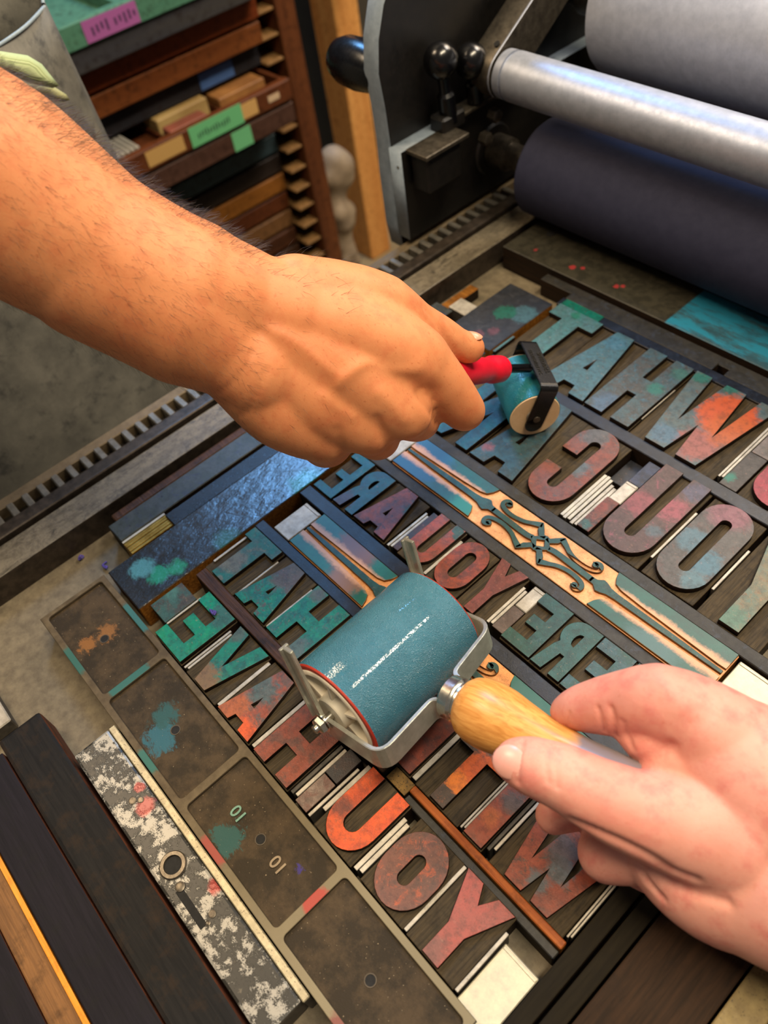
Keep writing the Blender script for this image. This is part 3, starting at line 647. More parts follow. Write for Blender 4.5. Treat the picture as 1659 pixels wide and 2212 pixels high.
# ------------------------------------------------------------------ plank furniture at the left
mp = NT('plank_gloss_ink')
c = mp.mix(mp.ramp(mp.noise(0.06, 3, 6, 0.7, (1, .5, 1)), 0.4, 0.65), lin('#121416'), lin('#1d1f23'))
for i, b in enumerate(((-75, -140, 7, 3, '#12705c'), (-88, -146, 8, 4, '#3d7480'), (-70, -128, 6, 3, '#157058'), (-64, -90, 8, 6, '#174a44'), (-62, -20, 12, 8, '#12635c'), (-70, 20, 10, 8, '#155e70'))):
    c = mp.mix(mp.blob(*b[:4], seed=i + 2), c, lin(b[4]))
mp.bump(mp.math('ADD', mp.noise(0.16, 4, 4, 0.55, (1, .45, 1)), mp.math('MULTIPLY', mp.noise(0.8, 5, 3, 0.6, (1, .4, 1)), 0.25)), 0.45, 1.6)
M['plank'] = mp.out(c, mp.math('ADD', 0.20, mp.math('MULTIPLY', mp.noise(0.1, 9, 3, 0.6), 0.16)), 0.0, 1.0)
tag(box('furniture_plank', -103.2, -60.6, -164.6, 166, BED, -0.6, M['plank'], M['amber_side'], bev=0.6), 'long wooden plank of furniture under glossy blue-black ink, below the left hand', 'wooden furniture')
tag(box('furniture_plank', -117.6, -103.8, -109, 120, BED, -1.6, inked('plank_strip_ink', '#1a1c20', '#23262e', seed=81, rough=0.3, grain=False), M['dark_side'], bev=0.5), 'narrow dark furniture strip beside the glossy plank', 'wooden furniture')
tag(box('furniture_plank', -108, -60.6, 170, 247, BED, -1, inked('block_ink', '#2c3038', '#383a40', '#44464c', seed=82, rough=0.4, grain=False,
    blobs=((-70, 222, 11, 3, '#4a7280'), (-84, 214, 9, 2, '#1f6a5a'), (-74, 190, 4, 2, '#6a4450'), (-82, 180, 4, 2, '#6a4450'))), M['amber_side'], bev=0.5), 'dark block of furniture with teal and pink ink patches beyond the thumb', 'wooden furniture')
strip('wood_spacer', -59, -56.8, 172, 196, -1.4, inked('sp_a', '#4a7a80', '#5c6f74', seed=83), M['side'], 'blue-grey sliver of wood behind the black roller frame', 'wood spacer')
bs = tag(box('brass_edged_strip', -142, -122.4, -144, 190, BED, -3, inked('strip2_ink', '#3f443c', '#4a4e4c', '#3c3f4e', seed=84, rough=0.34, grain=False, bumps=0.2), M['dark_side'], bev=0.6), 'greenish grey metal strip alongside the press rail', 'metal furniture')
tag(box('rounded_strip', -151.5, -143, -137.5, 180, BED, -4, M['rust_reglet'], M['dark_side'], bev=2.4, seg=3), 'dark strip with a rounded end beside the press rail', 'metal furniture')
for i in range(6):
    strip('brass_rule', -121.8 + i * 2.5, -119.7 + i * 2.5, -144, -108 + i * 0.5, -3.4 - 0.3 * (i % 2), M['brass'] if i else M['bright_lead'], M['brass'],
          'thin brass rule in the stack beside the grey strip, ' + ('nearest the strip', 'second from the strip', 'third from the strip', 'third from the plank', 'second from the plank', 'nearest the plank')[i], 'brass rule', 'stack of brass rules')
tag(box('wooden_wedge', -146, -136, 192, 236, BED, -13, M['amber_side'], M['dark_side'], bev=0.5), 'short amber wooden block in the gap beside the rail', 'wooden furniture')
tag(box('steel_block', -134, -112, 196, 212, BED, -8, M['lead'], M['lead_side'], bev=0.5), 'small pale steel block beyond the thumb knuckle', 'metal furniture')

# iron furniture with four cells
M['cast_iron'] = metal('cast_iron', '#3a3022', '#4a3e2c', 90, 0.6, 0.0, spots=('#2a241d', 0.62), bumps=0.5)
mr = NT('cast_rim')
c = mr.mix(mr.ramp(mr.noise(0.08, 3, 5, 0.7), 0.4, 0.62), lin('#473b29'), lin('#5c4f3a'))
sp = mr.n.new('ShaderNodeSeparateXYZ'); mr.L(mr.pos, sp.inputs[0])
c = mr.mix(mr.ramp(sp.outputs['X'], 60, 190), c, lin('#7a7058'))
for i, b in enumerate(((-56, -169, 14, 2, '#2c5f60'), (-20, -196, 14, 2, '#2b5f5a'), (-58, -214, 12, 3, '#2a5a52'), (34, -214, 9, 2, '#2b5f58'), (160, -190, 7, 2, '#9a3c34'), (102, -214, 9, 3, '#8a4038'), (214, -214, 12, 4, '#74423c'))):
    c = mr.mix(mr.blob(*b[:4], seed=i + 40, amp=3), c, lin(b[4]))
mr.bump(mr.noise(1.8, 3, 4, 0.7), 0.45, 0.3); M['cast_rim'] = mr.out(c, 0.55, 0.05, 0.25)
mc = NT('cast_cell')
c = mc.mix(mc.ramp(mc.noise(0.07, 6, 5, 0.7), 0.42, 0.62), lin('#2c2418'), lin('#443726'))
for i, b in enumerate(((-62, -189, 6, 3, '#7c5530'), (-64, -203, 5, 2, '#80552c'), (26, -202, 9, 3, '#2e5a66'), (16, -192, 7, 3, '#2b4f50'), (101, -205, 8, 2, '#2c4f4c'), (140, -186, 2, 1, '#3a3070'))):
    c = mc.mix(mc.blob(*b[:4], seed=i + 60, amp=10, ns=0.16), c, lin(b[4]))
c = mc.mix(mc.ramp(mc.noise(0.9, 12, 2, 0.5), 0.72, 0.76), c, lin('#8a7a60'))
mc.bump(mc.noise(1.3, 3, 5, 0.7), 0.6, 0.5); M['cast_cell'] = mc.out(c, 0.55, 0.0, 0.18)
fu = thing('iron_furniture', 'long cast iron furniture with four sunken cells, round holes and raised numbers', 'metal furniture', (0.072, -0.192, BED * MM))
box('base', -103.4, 248, -216.6, -167.6, BED, -2.4, M['cast_cell'], M['cast_iron'], parent=fu, bev=0)
divs = [-103.4, -19.4, 69.2, 157.6, 248]
outer = [(-103.4, -216.6), (248, -216.6), (248, -167.6), (-103.4, -167.6)]
holes = []
for i in range(4):
    a = divs[i] + (3.2 if i == 0 else 2.6); b = divs[i + 1] - (3.2 if i == 3 else 2.6)
    r = 2.5; y0, y1 = -212.4, -171.6
    holes.append(arc(b - r, y1 - r, r, r, 0, 90, 4) + arc(a + r, y1 - r, r, r, 90, 180, 4) + arc(a + r, y0 + r, r, r, 180, 270, 4) + arc(b - r, y0 + r, r, r, 270, 360, 4))
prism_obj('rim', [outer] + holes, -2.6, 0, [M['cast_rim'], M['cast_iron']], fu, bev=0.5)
for i, hx in enumerate((-59, 28.4, 114.3, 203)):
    lathe('round_hole', (hx, -192.4, -2.3), (0, 0, -1), [(0.05, 3.2), (-0.25, 3.1), (-0.25, 2.6), (-0.05, 2.5), (0.0, 0)], [M['cast_iron'], M['hole']], fu, 24, mi=[0, 0, 0, 1], caps=False)
nm = metal('raised_number', '#3d6357', '#4c7366', 91, 0.3, 0.3); nm2 = metal('raised_number_plain', '#6a5c48', '#7b6c56', 92, 0.38, 0.3)
for (tx, m_) in ((95.2, nm), (131.4, nm2)):
    me = text_mesh('10', 9.4, 0.7, Matrix.Diagonal((MM, MM, MM, 1)) @ Matrix.Translation((tx, -193, -2.2)) @ Matrix.Rotation(PI, 4, 'Z') @ Matrix.Diagonal((1.0, 1.0, 1, 1)), 0.12)
    me.materials.clear(); me.materials.append(m_); link('number_ten', me, fu)

# worn painted bar with ring
pb = NT('chipped_paint')
n = pb.math('ADD', pb.noise(0.085, 7, 9, 0.74), pb.math('MULTIPLY', pb.math('SUBTRACT', pb.noise(1.6, 5, 5, 0.75), 0.5), 0.36))
f = pb.ramp(n, 0.485, 0.53)
c = pb.mix(f, lin('#1c1b16'), lin('#8f8c84'))
c = pb.mix(pb.ramp(pb.noise(0.3, 9, 5, 0.7), 0.62, 0.7), c, lin('#4c463a'))
for i, b in enumerate(((54, -229, 5, 2, '#a8544c'), (42, -226, 3, 1, '#a8544c'), (116, -222.5, 4, 2, '#9a4038'))):
    c = pb.mix(pb.blob(*b[:4], seed=i + 80, amp=3), c, lin(b[4]))
pb.bump(pb.math('SUBTRACT', 1.0, f), 0.6, 0.4); M['chipped'] = pb.out(c, 0.42, pb.math('MULTIPLY', f, 0.25), 0.5)
lb = thing('lockup_bar', 'metal lockup bar with chipped black paint and a round keyhole ring', 'lockup bar', (0.093, -0.232, BED * MM))
box('bar', -2.4, 187, -245.4, -221.8, BED, -3, M['chipped'], M['lead_side'], parent=lb, bev=1.6, seg=2)
box('bright_edge', -1.4, 188.4, -221.6, -217.4, BED, -1.6, metal('worn_edge', '#b5aa8c', '#8f856c', 93, 0.45, 0.4, spots=('#5a5040', 0.58)), M['lead_side'], parent=lb, bev=0.5)
lathe('keyhole_ring', (91.8, -234.2, -3.4), (0, 0, 1), [(0, 7.4), (1.2, 7.4), (1.8, 6.8), (1.8, 5.0), (0.6, 4.6), (0.5, 0)], [M['steel_dark'], M['hole']], lb, 40, mi=[0, 0, 0, 0, 1])
box('slot', 104, 128, -240.6, -236.6, -3.6, -2.8, M['hole'], parent=lb, bev=0.2)
lathe('stud', (103.5, -237.2, -3.2), (0, 0, 1), [(0, 2.6), (0.9, 2.6), (1.2, 1.8), (1.2, 0)], [M['steel_dark']], lb, 24)
for i, (sx_, sy_, sr) in enumerate(((46, -232.6, 2.2), (49, -229, 1.8), (126, -232, 2.0), (128, -236, 1.3))):
    lathe('stud', (sx_, sy_, -3.2), (0, 0, 1), [(0, sr), (0.6, sr), (0.8, sr * .6), (0.5, 0)], [M['steel_dark']], lb, 20)

# wooden furniture lower left
M['black_wood'] = wood('black_wood', '#161617', '#1f1e1e', 95, 'x', 0.6, 0.08, dark='#2e241c', bumps=0.2)
M['black_wood2'] = wood('black_wood_violet', '#17161c', '#1e1c23', 96, 'x', 0.6, 0.08, dark='#1b1b1c', bumps=0.2)
M['brown_wood'] = wood('brown_wood', '#5c4028', '#7a5634', 97, 'x', 0.5, dark='#3a2818')
M['rust_side'] = wood('rust_side', '#3c2016', '#5a3322', 98, 'x', 0.6)
FG = 'wooden furniture pieces at the lower left'
def furn(x0, x1, y0, y1, z, mt, ms, label, bev=0.8):
    return tag(box('wooden_furniture', x0, x1, y0, y1, BED, z, mt, ms, bev=bev, seg=2), label, 'wooden furniture', FG)
furn(-43.5, 420, -275.2, -247.2, -1, M['black_wood'], M['rust_side'], 'thick black wooden furniture beside the chipped lockup bar', 2.4)
furn(-35, 420, -301.4, -275.8, -1.2, M['black_wood2'], M['rust_side'], 'violet-black wooden furniture, second from the chipped lockup bar')
furn(-60, 420, -304.6, -301.8, -0.4, wood('orange_edge', '#c47a22', '#d88f34', 99, 'x', 0.4, dark='#8a4c14', bumps=0.1), M['amber_side'], 'thin bright orange wood strip between black and brown furniture', 0.3)
furn(-60, 420, -318, -305, -2.2, M['brown_wood'], M['rust_side'], 'plain brown wooden furniture next to the orange strip')
furn(-60, 420, -352, -318.6, -2.6, M['black_wood2'], M['rust_side'], 'dark wooden furniture in the lower left corner of the picture')
tag(box('metal_furniture', -110, -59.6, -290, -264.6, BED, -12, M['lead'], M['lead_side'], bev=0.8), 'pale grey metal block at the left edge of the picture', 'metal furniture')
# right-hand side furniture
M['dark_olive'] = wood('dark_olive', '#1a160f', '#221d14', 101, 'y', 0.6, 0.06, dark='#1a1612')
M['dark_brown'] = wood('dark_brown', '#261b13', '#38271b', 102, 'y', 0.55, 0.08, dark='#221a16', bumps=0.3)
M['olive_iron'] = metal('olive_iron', '#6a5a38', '#85744a', 103, 0.5, 0.3, spots=('#3a3224', 0.6))
furn(256.8, 265.6, -260, 282, -1.2, M['dark_olive'], M['dark_side'], 'narrow dark wooden furniture closing the right ends of the rows')
furn(267.4, 276.0, -260, 282, -1.6, M['dark_olive'], M['dark_side'], 'second dark wooden strip right of the rows')
furn(277.2, 316.8, -260, 282, -1.4, M['dark_brown'], M['dark_side'], 'wide dark brown wooden furniture under the right wrist')
furn(317.8, 334, -260, 282, -2.0, M['olive_iron'], M['dark_side'], 'olive-brown iron bar at the lower right edge')
furn(335, 352, -260, 282, -2.4, M['dark_olive'], M['dark_side'], 'dark strip in the lower right corner')
# bits of purple thread
for i, (px, py) in enumerate(((178, 1208), (232, 1224), (462, 1325))):
    p0 = atz(px, py, BED + 1 if i < 2 else -0.5) / MM; bm = bmesh.new(); pts = []
    zz = p0.z + 0.9
    lp = [Vector((p0.x + random.uniform(-3.5, 3.5), p0.y + random.uniform(-2.5, 2.5), zz + random.uniform(0, 1.5))) for _ in range(7)]
    P = smoothpts([tuple(q) for q in lp], 5)
    cu = bpy.data.curves.new('th', 'CURVE'); cu.dimensions = '3D'; sp_ = cu.splines.new('POLY'); sp_.points.add(len(P) - 1)
    for k, q in enumerate(P): sp_.points[k].co = (q[0] * MM, q[1] * MM, q[2] * MM, 1)
    cu.bevel_depth = 0.0006; o = bpy.data.objects.new('th', cu); COL.objects.link(o)
    me = bpy.data.meshes.new_from_object(o.evaluated_get(bpy.context.evaluated_depsgraph_get())); bpy.data.objects.remove(o)
    me.materials.clear(); me.materials.append(M['purple']); bm.free()
    tag(link('thread_scrap', me), ('tangled purple thread on the bed beside the press rail', 'purple thread scrap at the lower corner of the glossy plank', 'purple fibre on the dark iron reglet')[i], 'thread')
# ------------------------------------------------------------------ brayers
def on_plane(px, py, P0, n):
    d = ray(px, py); t = ((Vector(P0) * MM - CAMP).dot(n)) / d.dot(n); return (CAMP + d * t) / MM
def inkroll(name, a, b, c_, rough, seed):
    m = NT(name)
    c = m.mix(m.ramp(m.noise(0.06, seed, 5, 0.65), 0.4, 0.62), lin(a), lin(b))
    c = m.mix(m.math('MULTIPLY', m.ramp(m.noise(0.1, seed + 4, 4, 0.7), 0.55, 0.7), 0.6), c, lin(c_))
    m.bump(m.ramp(m.noise(1.6, seed, 2, 0.5), 0.46, 0.78), 1.0, 0.34)
    return m.out(c, rough, 0.0, 0.6)
ph, th_ = math.radians(94.8), math.radians(-6.3)
ax = Vector((math.cos(ph) * math.cos(th_), math.sin(ph) * math.cos(th_), math.sin(th_)))
c0 = Vector((107.6, -125.5, 41.0))
br = thing('large_brayer', 'large roller with blue ink, steel frame and turned beech handle', 'ink roller', (0.11, -0.085, 0.0))
ring = [(0.6, 27.6), (0, 28.2), (0, 30.4), (1.0, 31.1), (81, 31.1), (82, 30.3), (82, 28.2), (81.4, 27.6)]
M['roller_ink'] = inkroll('roller_ink', '#36697e', '#3c7086', '#457488', 0.06, 3)
lathe('roller', c0, ax, ring, [M['roller_ink'], M['red_rubber']], br, 96, mi=[1, 1, 1, 0, 1, 1, 1], caps=False)
cap = [(2.5, 27.9), (-0.2, 27.9), (-0.6, 27.3), (-0.6, 25.2), (0, 24.6), (5, 24.2), (5, 11), (-1.6, 10.2), (-2.2, 9.6), (-2.2, 3), (-1, 0)]
for q, (o_, d_) in enumerate(((c0, ax), (c0 + ax * 82, -ax))):
    lathe('end_cap', o_, d_, cap, [M['white_plastic']], br, 64, caps=False)
    aa, bb, _ = frame_of(d_)
    bm = bmesh.new()
    for k in range(6):
        an = PI / 3 * k + 0.4; rd = aa * math.cos(an) + bb * math.sin(an); td = d_.cross(rd)
        R4 = Matrix((( *[rd.x, td.x, d_.x], o_.x), (*[rd.y, td.y, d_.y], o_.y), (*[rd.z, td.z, d_.z], o_.z), (0, 0, 0, 1)))
        bm_box(bm, 9.5, 25, -0.9, 0.9, 0.4, 5.2, 0.2, R4)
    link('cap_ribs', tomesh_raw(bm, 'ribs', [M['white_plastic']]), br)
lathe('axle', c0 - ax * 14.5, ax, [(0, 1.6), (0.6, 2.4), (110, 2.4), (110.6, 1.6)], [M['chrome']], br, 20)
PN = c0 - ax * 5.5; PF = c0 + ax * 87
Sn = on_plane(681, 1534, PN, ax); Cn = on_plane(820, 1628, PN, ax); hd = (Cn - Sn).normalized()
wd = hd.cross(ax).normalized(); wd = wd if wd.z > 0 else -wd
Cf = on_plane(1060, 1347, PF, ax); SW = 14.0
dn = wd * (SW / 2)
A1 = c0 - ax * 5.5; A1 = A1 - wd * 1.0 - hd * 6
m1 = on_plane(934, 1505, Cn, hd); m2 = on_plane(978, 1452, Cn, hd)
Fc = (m1 + m2) / 2
strap('frame', [Sn - dn, Cn - dn, m1 - dn, (m1 * .82 + Fc * .18) - dn + hd * 9], wd, SW, 2.2, [M['zinc']], br, rad=9)
Sf = Cf - hd * (Cn - Sn).length; Sf = Sf + (PF - Sf).project(ax)
strap('frame', [Sf - dn, Cf - dn, m2 - dn, (m2 * .82 + Fc * .18) - dn + hd * 9], wd, SW, 2.2, [M['zinc']], br, rad=9)
for q, (pp, n_) in enumerate((((620, 1402), (684, 1552)), ((882, 1166), (910, 1232)))):
    P_ = PN if q == 0 else PF
    e0 = on_plane(*pp, P_ - ax * 1.5 * (1 if q == 0 else -1), ax)
    e1 = (A1 if q == 0 else Sf - dn + Vector((0, 0, 2)))
    dv = (e1 - e0).normalized()
    strap('prong', [e0, e0 * .5 + e1 * .5, e1 + dv * 2], ax.cross(dv), 7.5, 2.2, [M['zinc']], br)
    strap('prong_flange', [e0 + ax.cross(dv) * 3.2, e1 + ax.cross(dv) * 3.2], ax, 5.5, 1.8, [M['zinc']], br)
lathe('nut', c0 - ax * 12.2, ax, [(0, 3.4), (0.6, 4.6), (3.2, 5.0), (3.4, 4.6)], [M['chrome']], br, 6, smooth=False)
lathe('nut', c0 + ax * 90.5, ax, [(0, 4.6), (3.2, 5.0), (3.6, 3.4)], [M['chrome']], br, 6, smooth=False)
lathe('washer', c0 - ax * 8.4, ax, [(0, 5.6), (0.9, 5.6)], [M['chrome']], br, 24)
H0 = Fc - dn + hd * 1.0
Hend = atd(1322, 1676, 0.342) / MM
hv = (Hend - H0).normalized()
lathe('ferrule', H0, hv, [(0, 8.0), (0.8, 10.2), (2.2, 11.4), (7.6, 11.6), (8.6, 10.6), (9.4, 10.4), (10.2, 10.9), (11.4, 10.8), (12, 10)], [M['chrome']], br, 48)
hwm = NT('beech_wood')
tex = hwm.n.new('ShaderNodeTexNoise')
rot = hwm.n.new('ShaderNodeVectorRotate'); rot.rotation_type = 'EULER_XYZ'; hwm.L(hwm.pos, rot.inputs['Vector']); rot.inputs['Rotation'].default_value = (0, 0.32, -0.18)
mpn = hwm.n.new('ShaderNodeMapping'); mpn.inputs['Scale'].default_value = (0.05, 0.55, 0.55); hwm.L(rot.outputs[0], mpn.inputs[0])
hwm.L(mpn.outputs[0], tex.inputs['Vector']); tex.inputs['Scale'].default_value = 1.0; tex.inputs['Detail'].default_value = 5; tex.inputs['Distortion'].default_value = 0.8
c = hwm.mix(hwm.ramp(tex.outputs['Fac'], 0.35, 0.68), lin('#d69a52'), lin('#b97a38'))
e = (H0 + hv * 78)
vm = hwm.n.new('ShaderNodeVectorMath'); vm.operation = 'DISTANCE'; hwm.L(hwm.pos, vm.inputs[0]); vm.inputs[1].default_value = tuple(H0)
f = hwm.ramp(hwm.math('ADD', vm.outputs['Value'], hwm.math('MULTIPLY', hwm.noise(0.08, 4, 4, 0.6), 12)), 78, 84)
c = hwm.mix(f, c, lin('#7d7478'))
hwm.bump(tex.outputs['Fac'], 0.08, 0.3); M['beech'] = hwm.out(c, 0.34, 0.0, 0.5)
hp = [(10.8, 8.6), (11.2, 11.0), (12.4, 13.0), (15, 15.0), (20, 16.6), (27, 17.0), (35, 16.2), (44, 14.2), (53, 12.4), (64, 11.2), (78, 10.4), (92, 10.6), (106, 11.0), (114, 9.6), (118, 6.5), (119.5, 0)]
lathe('handle', H0, hv, hp, [M['beech']], br, 64)

# small brayer
sb = thing('small_brayer', 'small ink roller with black stamped frame and red handle', 'ink roller', (0.01, 0.135, 0.0))
sa = Vector((math.cos(math.radians(148.6)), math.sin(math.radians(148.6)), 0)); s0 = Vector((28, 122.5, 19.0))
M['small_ink'] = inkroll('small_roller_ink', '#0f6470', '#15707a', '#135a56', 0.30, 13)
lathe('roller', s0, sa, [(0, 17.5), (0.6, 18.6), (44.6, 18.6), (45.2, 17.6)], [M['small_ink']], sb, 80)
lathe('end_cap', s0 - sa * 0.5, sa, [(0, 0), (0, 17.9), (0.8, 18.2)], [M['cap_board']], sb, 60)
lathe('end_cap', s0 + sa * 45.7, -sa, [(0, 0), (0, 17.9), (0.8, 18.2)], [M['cap_board']], sb, 60)
lathe('hub', s0 - sa * 1.4, sa, [(0, 6.2), (1.2, 6.6)], [metal('hub_grey', '#8c8478', '#8c8478', 120, 0.5, 0.2)], sb, 30)
P3 = s0 - sa * 3.4
crn = on_plane(1189, 838, P3, sa)     # near corner of the frame, middle of the band
cl = s0 - sa * 3.4; clf = s0 + sa * 48.6
hdir = (crn - cl).normalized(); wdir = hdir.cross(sa).normalized()
crf = crn + sa * 52
fr = strap('frame', [cl - hdir * 5.5, crn, crf, clf - hdir * 5.5], wdir, 13, 1.8, [metal('frame_black', '#08080a', '#0c0c0e', 121, 0.22, 0.0, bumps=0.04)], sb, rad=4)
for cc, sg in ((cl, -1), (clf, 1)):
    lathe('arm_end', cc - hdir * 5.3 - sa * 0.9, sa, [(0, 6.2), (0.3, 6.5), (1.5, 6.5), (1.8, 6.2)], [bpy.data.materials['frame_black']], sb, 40)
    lathe('rivet', cc + sa * sg * 0.8, sa * sg, [(0, 2.6), (0.7, 2.5), (1.0, 0)], [metal('rivet_%d' % sg, '#4a4238', '#5a5248', 122, 0.35, 0.6)], sb, 20)
mid = (crn + crf) / 2
R0 = mid - hdir * 0.6
rin = atd(1080, 797, 0.536) / MM
rout = atd(1008, 803, 0.492) / MM
rv = (rout - rin).normalized()
sgn = 1 if (rin - mid).dot(wdir) > 0 else -1
rs = mid + wdir * sgn * 4.5 - hdir * 4.2
lathe('rod', rs, (rin - rs), [(0, 2.4), (1.5, 3.1), ((rin - rs).length + 6, 3.1)], [M['black_gloss']], sb, 24)
mred = metal('red_handle', '#c8102a', '#d2152e', 123, 0.3, 0.0, bumps=0.0)
lathe('handle', rin, rv, [(0, 0), (0, 8.2), (1.2, 9.2), (15, 9.3), (18, 8.3), (24, 7.6), (30, 8.6), (60, 9.4), (100, 9.0), (108, 7), (110, 0)], [mred], sb, 48)
# stamped lettering on the frame's outer face
up = hdir
for txt, off, sz in (('SPEEDBALL', 2.9, 4.6), ('STATESVILLE N.C.', -2.9, 3.6)):
    X_ = -sa; Y_ = up.cross(X_).normalized()
    P = mid + up * 1.0 + wdir * (off if wdir.dot(Y_) > 0 else -off)
    m4 = Matrix(((X_.x, Y_.x, up.x, P.x), (X_.y, Y_.y, up.y, P.y), (X_.z, Y_.z, up.z, P.z), (0, 0, 0, 1)))
    me = text_mesh(txt, sz, 0.3, Matrix.Diagonal((MM, MM, MM, 1)) @ m4)
    me.materials.clear(); me.materials.append(metal('stamp_' + txt[:3], '#2a2820', '#2f2c24', 124, 0.2, 0.4, bumps=0)); link('stamped_lettering', me, sb)

# ------------------------------------------------------------------ people
from mathutils.bvhtree import BVHTree
def skin(name, a, b, red, seed, spots):
    m = NT(name)
    c = m.mix(m.ramp(m.noise(0.02, seed, 5, 0.6), 0.35, 0.65), lin(a), lin(b))
    c = m.mix(m.math('MULTIPLY', m.ramp(m.noise(0.09, seed + 2, 5, 0.65), 0.48, 0.7), 0.55), c, lin(red))
    c = m.mix(m.math('MULTIPLY', m.ramp(m.noise(0.45, seed + 5, 3, 0.6), 0.60, 0.74), spots), c, lin('#a8542f'))
    fine = m.math('ADD', m.math('MULTIPLY', m.noise(0.7, seed, 4, 0.65, (1, 1.6, 1), 0.3), 0.9), m.math('MULTIPLY', m.noise(2.6, seed + 1, 3, 0.7), 0.5))
    m.bump(fine, 0.36, 0.35)
    m.b.inputs['Subsurface Weight'].default_value = 0.18; m.b.inputs['Subsurface Radius'].default_value = (1.0, 0.32, 0.18)
    m.b.inputs['Subsurface Scale'].default_value = 0.004
    return m.out(c, 0.5, 0.0, 0.28)
import numpy as np
_ico = {}
def ico(k):
    if k not in _ico:
        b = bmesh.new(); bmesh.ops.create_icosphere(b, subdivisions=k, radius=1.0)
        _ico[k] = (np.array([v.co[:] for v in b.verts]), np.array([[v.index for v in f.verts] for f in b.faces])); b.free()
    return _ico[k]
def spheres_mesh(lst):
    V, Fc_, n = [], [], 0
    for c, r in lst:
        v, f = ico(4 if r > 0.02 else 3); V.append(v * r + np.array(c[:])); Fc_.append(f + n); n += len(v)
    V = np.concatenate(V); Fc_ = np.concatenate(Fc_)
    me = bpy.data.meshes.new('f'); me.vertices.add(len(V)); me.vertices.foreach_set('co', V.ravel())
    me.loops.add(Fc_.size); me.loops.foreach_set('vertex_index', Fc_.ravel().astype('i4'))
    me.polygons.add(len(Fc_)); me.polygons.foreach_set('loop_start', np.arange(0, Fc_.size, 3, dtype='i4')); me.update(calc_edges=True); return me
def flesh(name, chains, vox, mt, parent, smooth_it=6, ridges=(), world=False):
    every = []
    for ch in chains:
        pts = []
        for q in ch:
            if len(q) == 4 and not world and isinstance(q[0], (int, float)) and abs(q[0]) > 1.5 or not world:
                pts.append((atd(q[0], q[1], q[3]), q[2] * q[3] / F))
        P = []
        n = len(pts)
        for i in range(n - 1):
            p0, p1, p2, p3 = pts[max(i - 1, 0)], pts[i], pts[i + 1], pts[min(i + 2, n - 1)]
            L_ = (p2[0] - p1[0]).length; k_ = max(2, int(L_ / (0.13 * min(p1[1], p2[1]))))
            for k in range(k_):
                t = k / k_
                v = 0.5 * ((2 * p1[0]) + (p2[0] - p0[0]) * t + (2 * p0[0] - 5 * p1[0] + 4 * p2[0] - p3[0]) * t * t + (3 * p1[0] - p0[0] - 3 * p2[0] + p3[0]) * t ** 3)
                P.append((v, p1[1] * (1 - t) + p2[1] * t))
        P.append(pts[-1])
        every += P
    me = spheres_mesh(every)
    o = bpy.data.objects.new('f', me); COL.objects.link(o)
    r = o.modifiers.new('r', 'REMESH'); r.mode = 'VOXEL'; r.voxel_size = vox
    s_ = o.modifiers.new('s', 'SMOOTH'); s_.factor = 0.6; s_.iterations = smooth_it
    out = bpy.data.meshes.new_from_object(o.evaluated_get(bpy.context.evaluated_depsgraph_get()))
    bpy.data.objects.remove(o)
    if ridges:
        bt = BVHTree.FromPolygons([v.co for v in out.vertices], [tuple(p.vertices) for p in out.polygons])
        lines = []
        for pts, h, sg in ridges:
            Q = []
            for (px, py) in smoothpts(pts, 6):
                hit = bt.ray_cast(CAMP, ray(px, py).normalized())
                if hit[0] is not None: Q.append(hit[0])
            if Q: lines.append((Q, h * MM, sg * MM))
        out.vertices.foreach_get
        nrm = [v.normal.copy() for v in out.vertices]
        for Q, h, sg in lines:
            lo = Vector((min(q.x for q in Q), min(q.y for q in Q), min(q.z for q in Q))) - Vector((1, 1, 1)) * sg * 2.6
            hi = Vector((max(q.x for q in Q), max(q.y for q in Q), max(q.z for q in Q))) + Vector((1, 1, 1)) * sg * 2.6
            for v in out.vertices:
                c = v.co
                if c.x < lo.x or c.y < lo.y or c.z < lo.z or c.x > hi.x or c.y > hi.y or c.z > hi.z: continue
                d2 = min((c - q).length_squared for q in Q)
                if d2 < (2.6 * sg) ** 2: v.co = c + nrm[v.index] * (h * math.exp(-d2 / (2 * (sg * 0.7) ** 2)))
    out.polygons.foreach_set('use_smooth', [True] * len(out.polygons))
    out.materials.clear(); out.materials.append(mt)
    return link(name, out, parent), out

SK1 = skin('skin_tan', '#d58d5e', '#c97f52', '#c06a45', 5, 0.45)
SK2 = skin('skin_pink', '#d99a8a', '#cc8878', '#c05f5c', 25, 0.2)
MN = metal('nail', '#c08468', '#c68c70', 130, 0.3, 0.0, bumps=0.0)

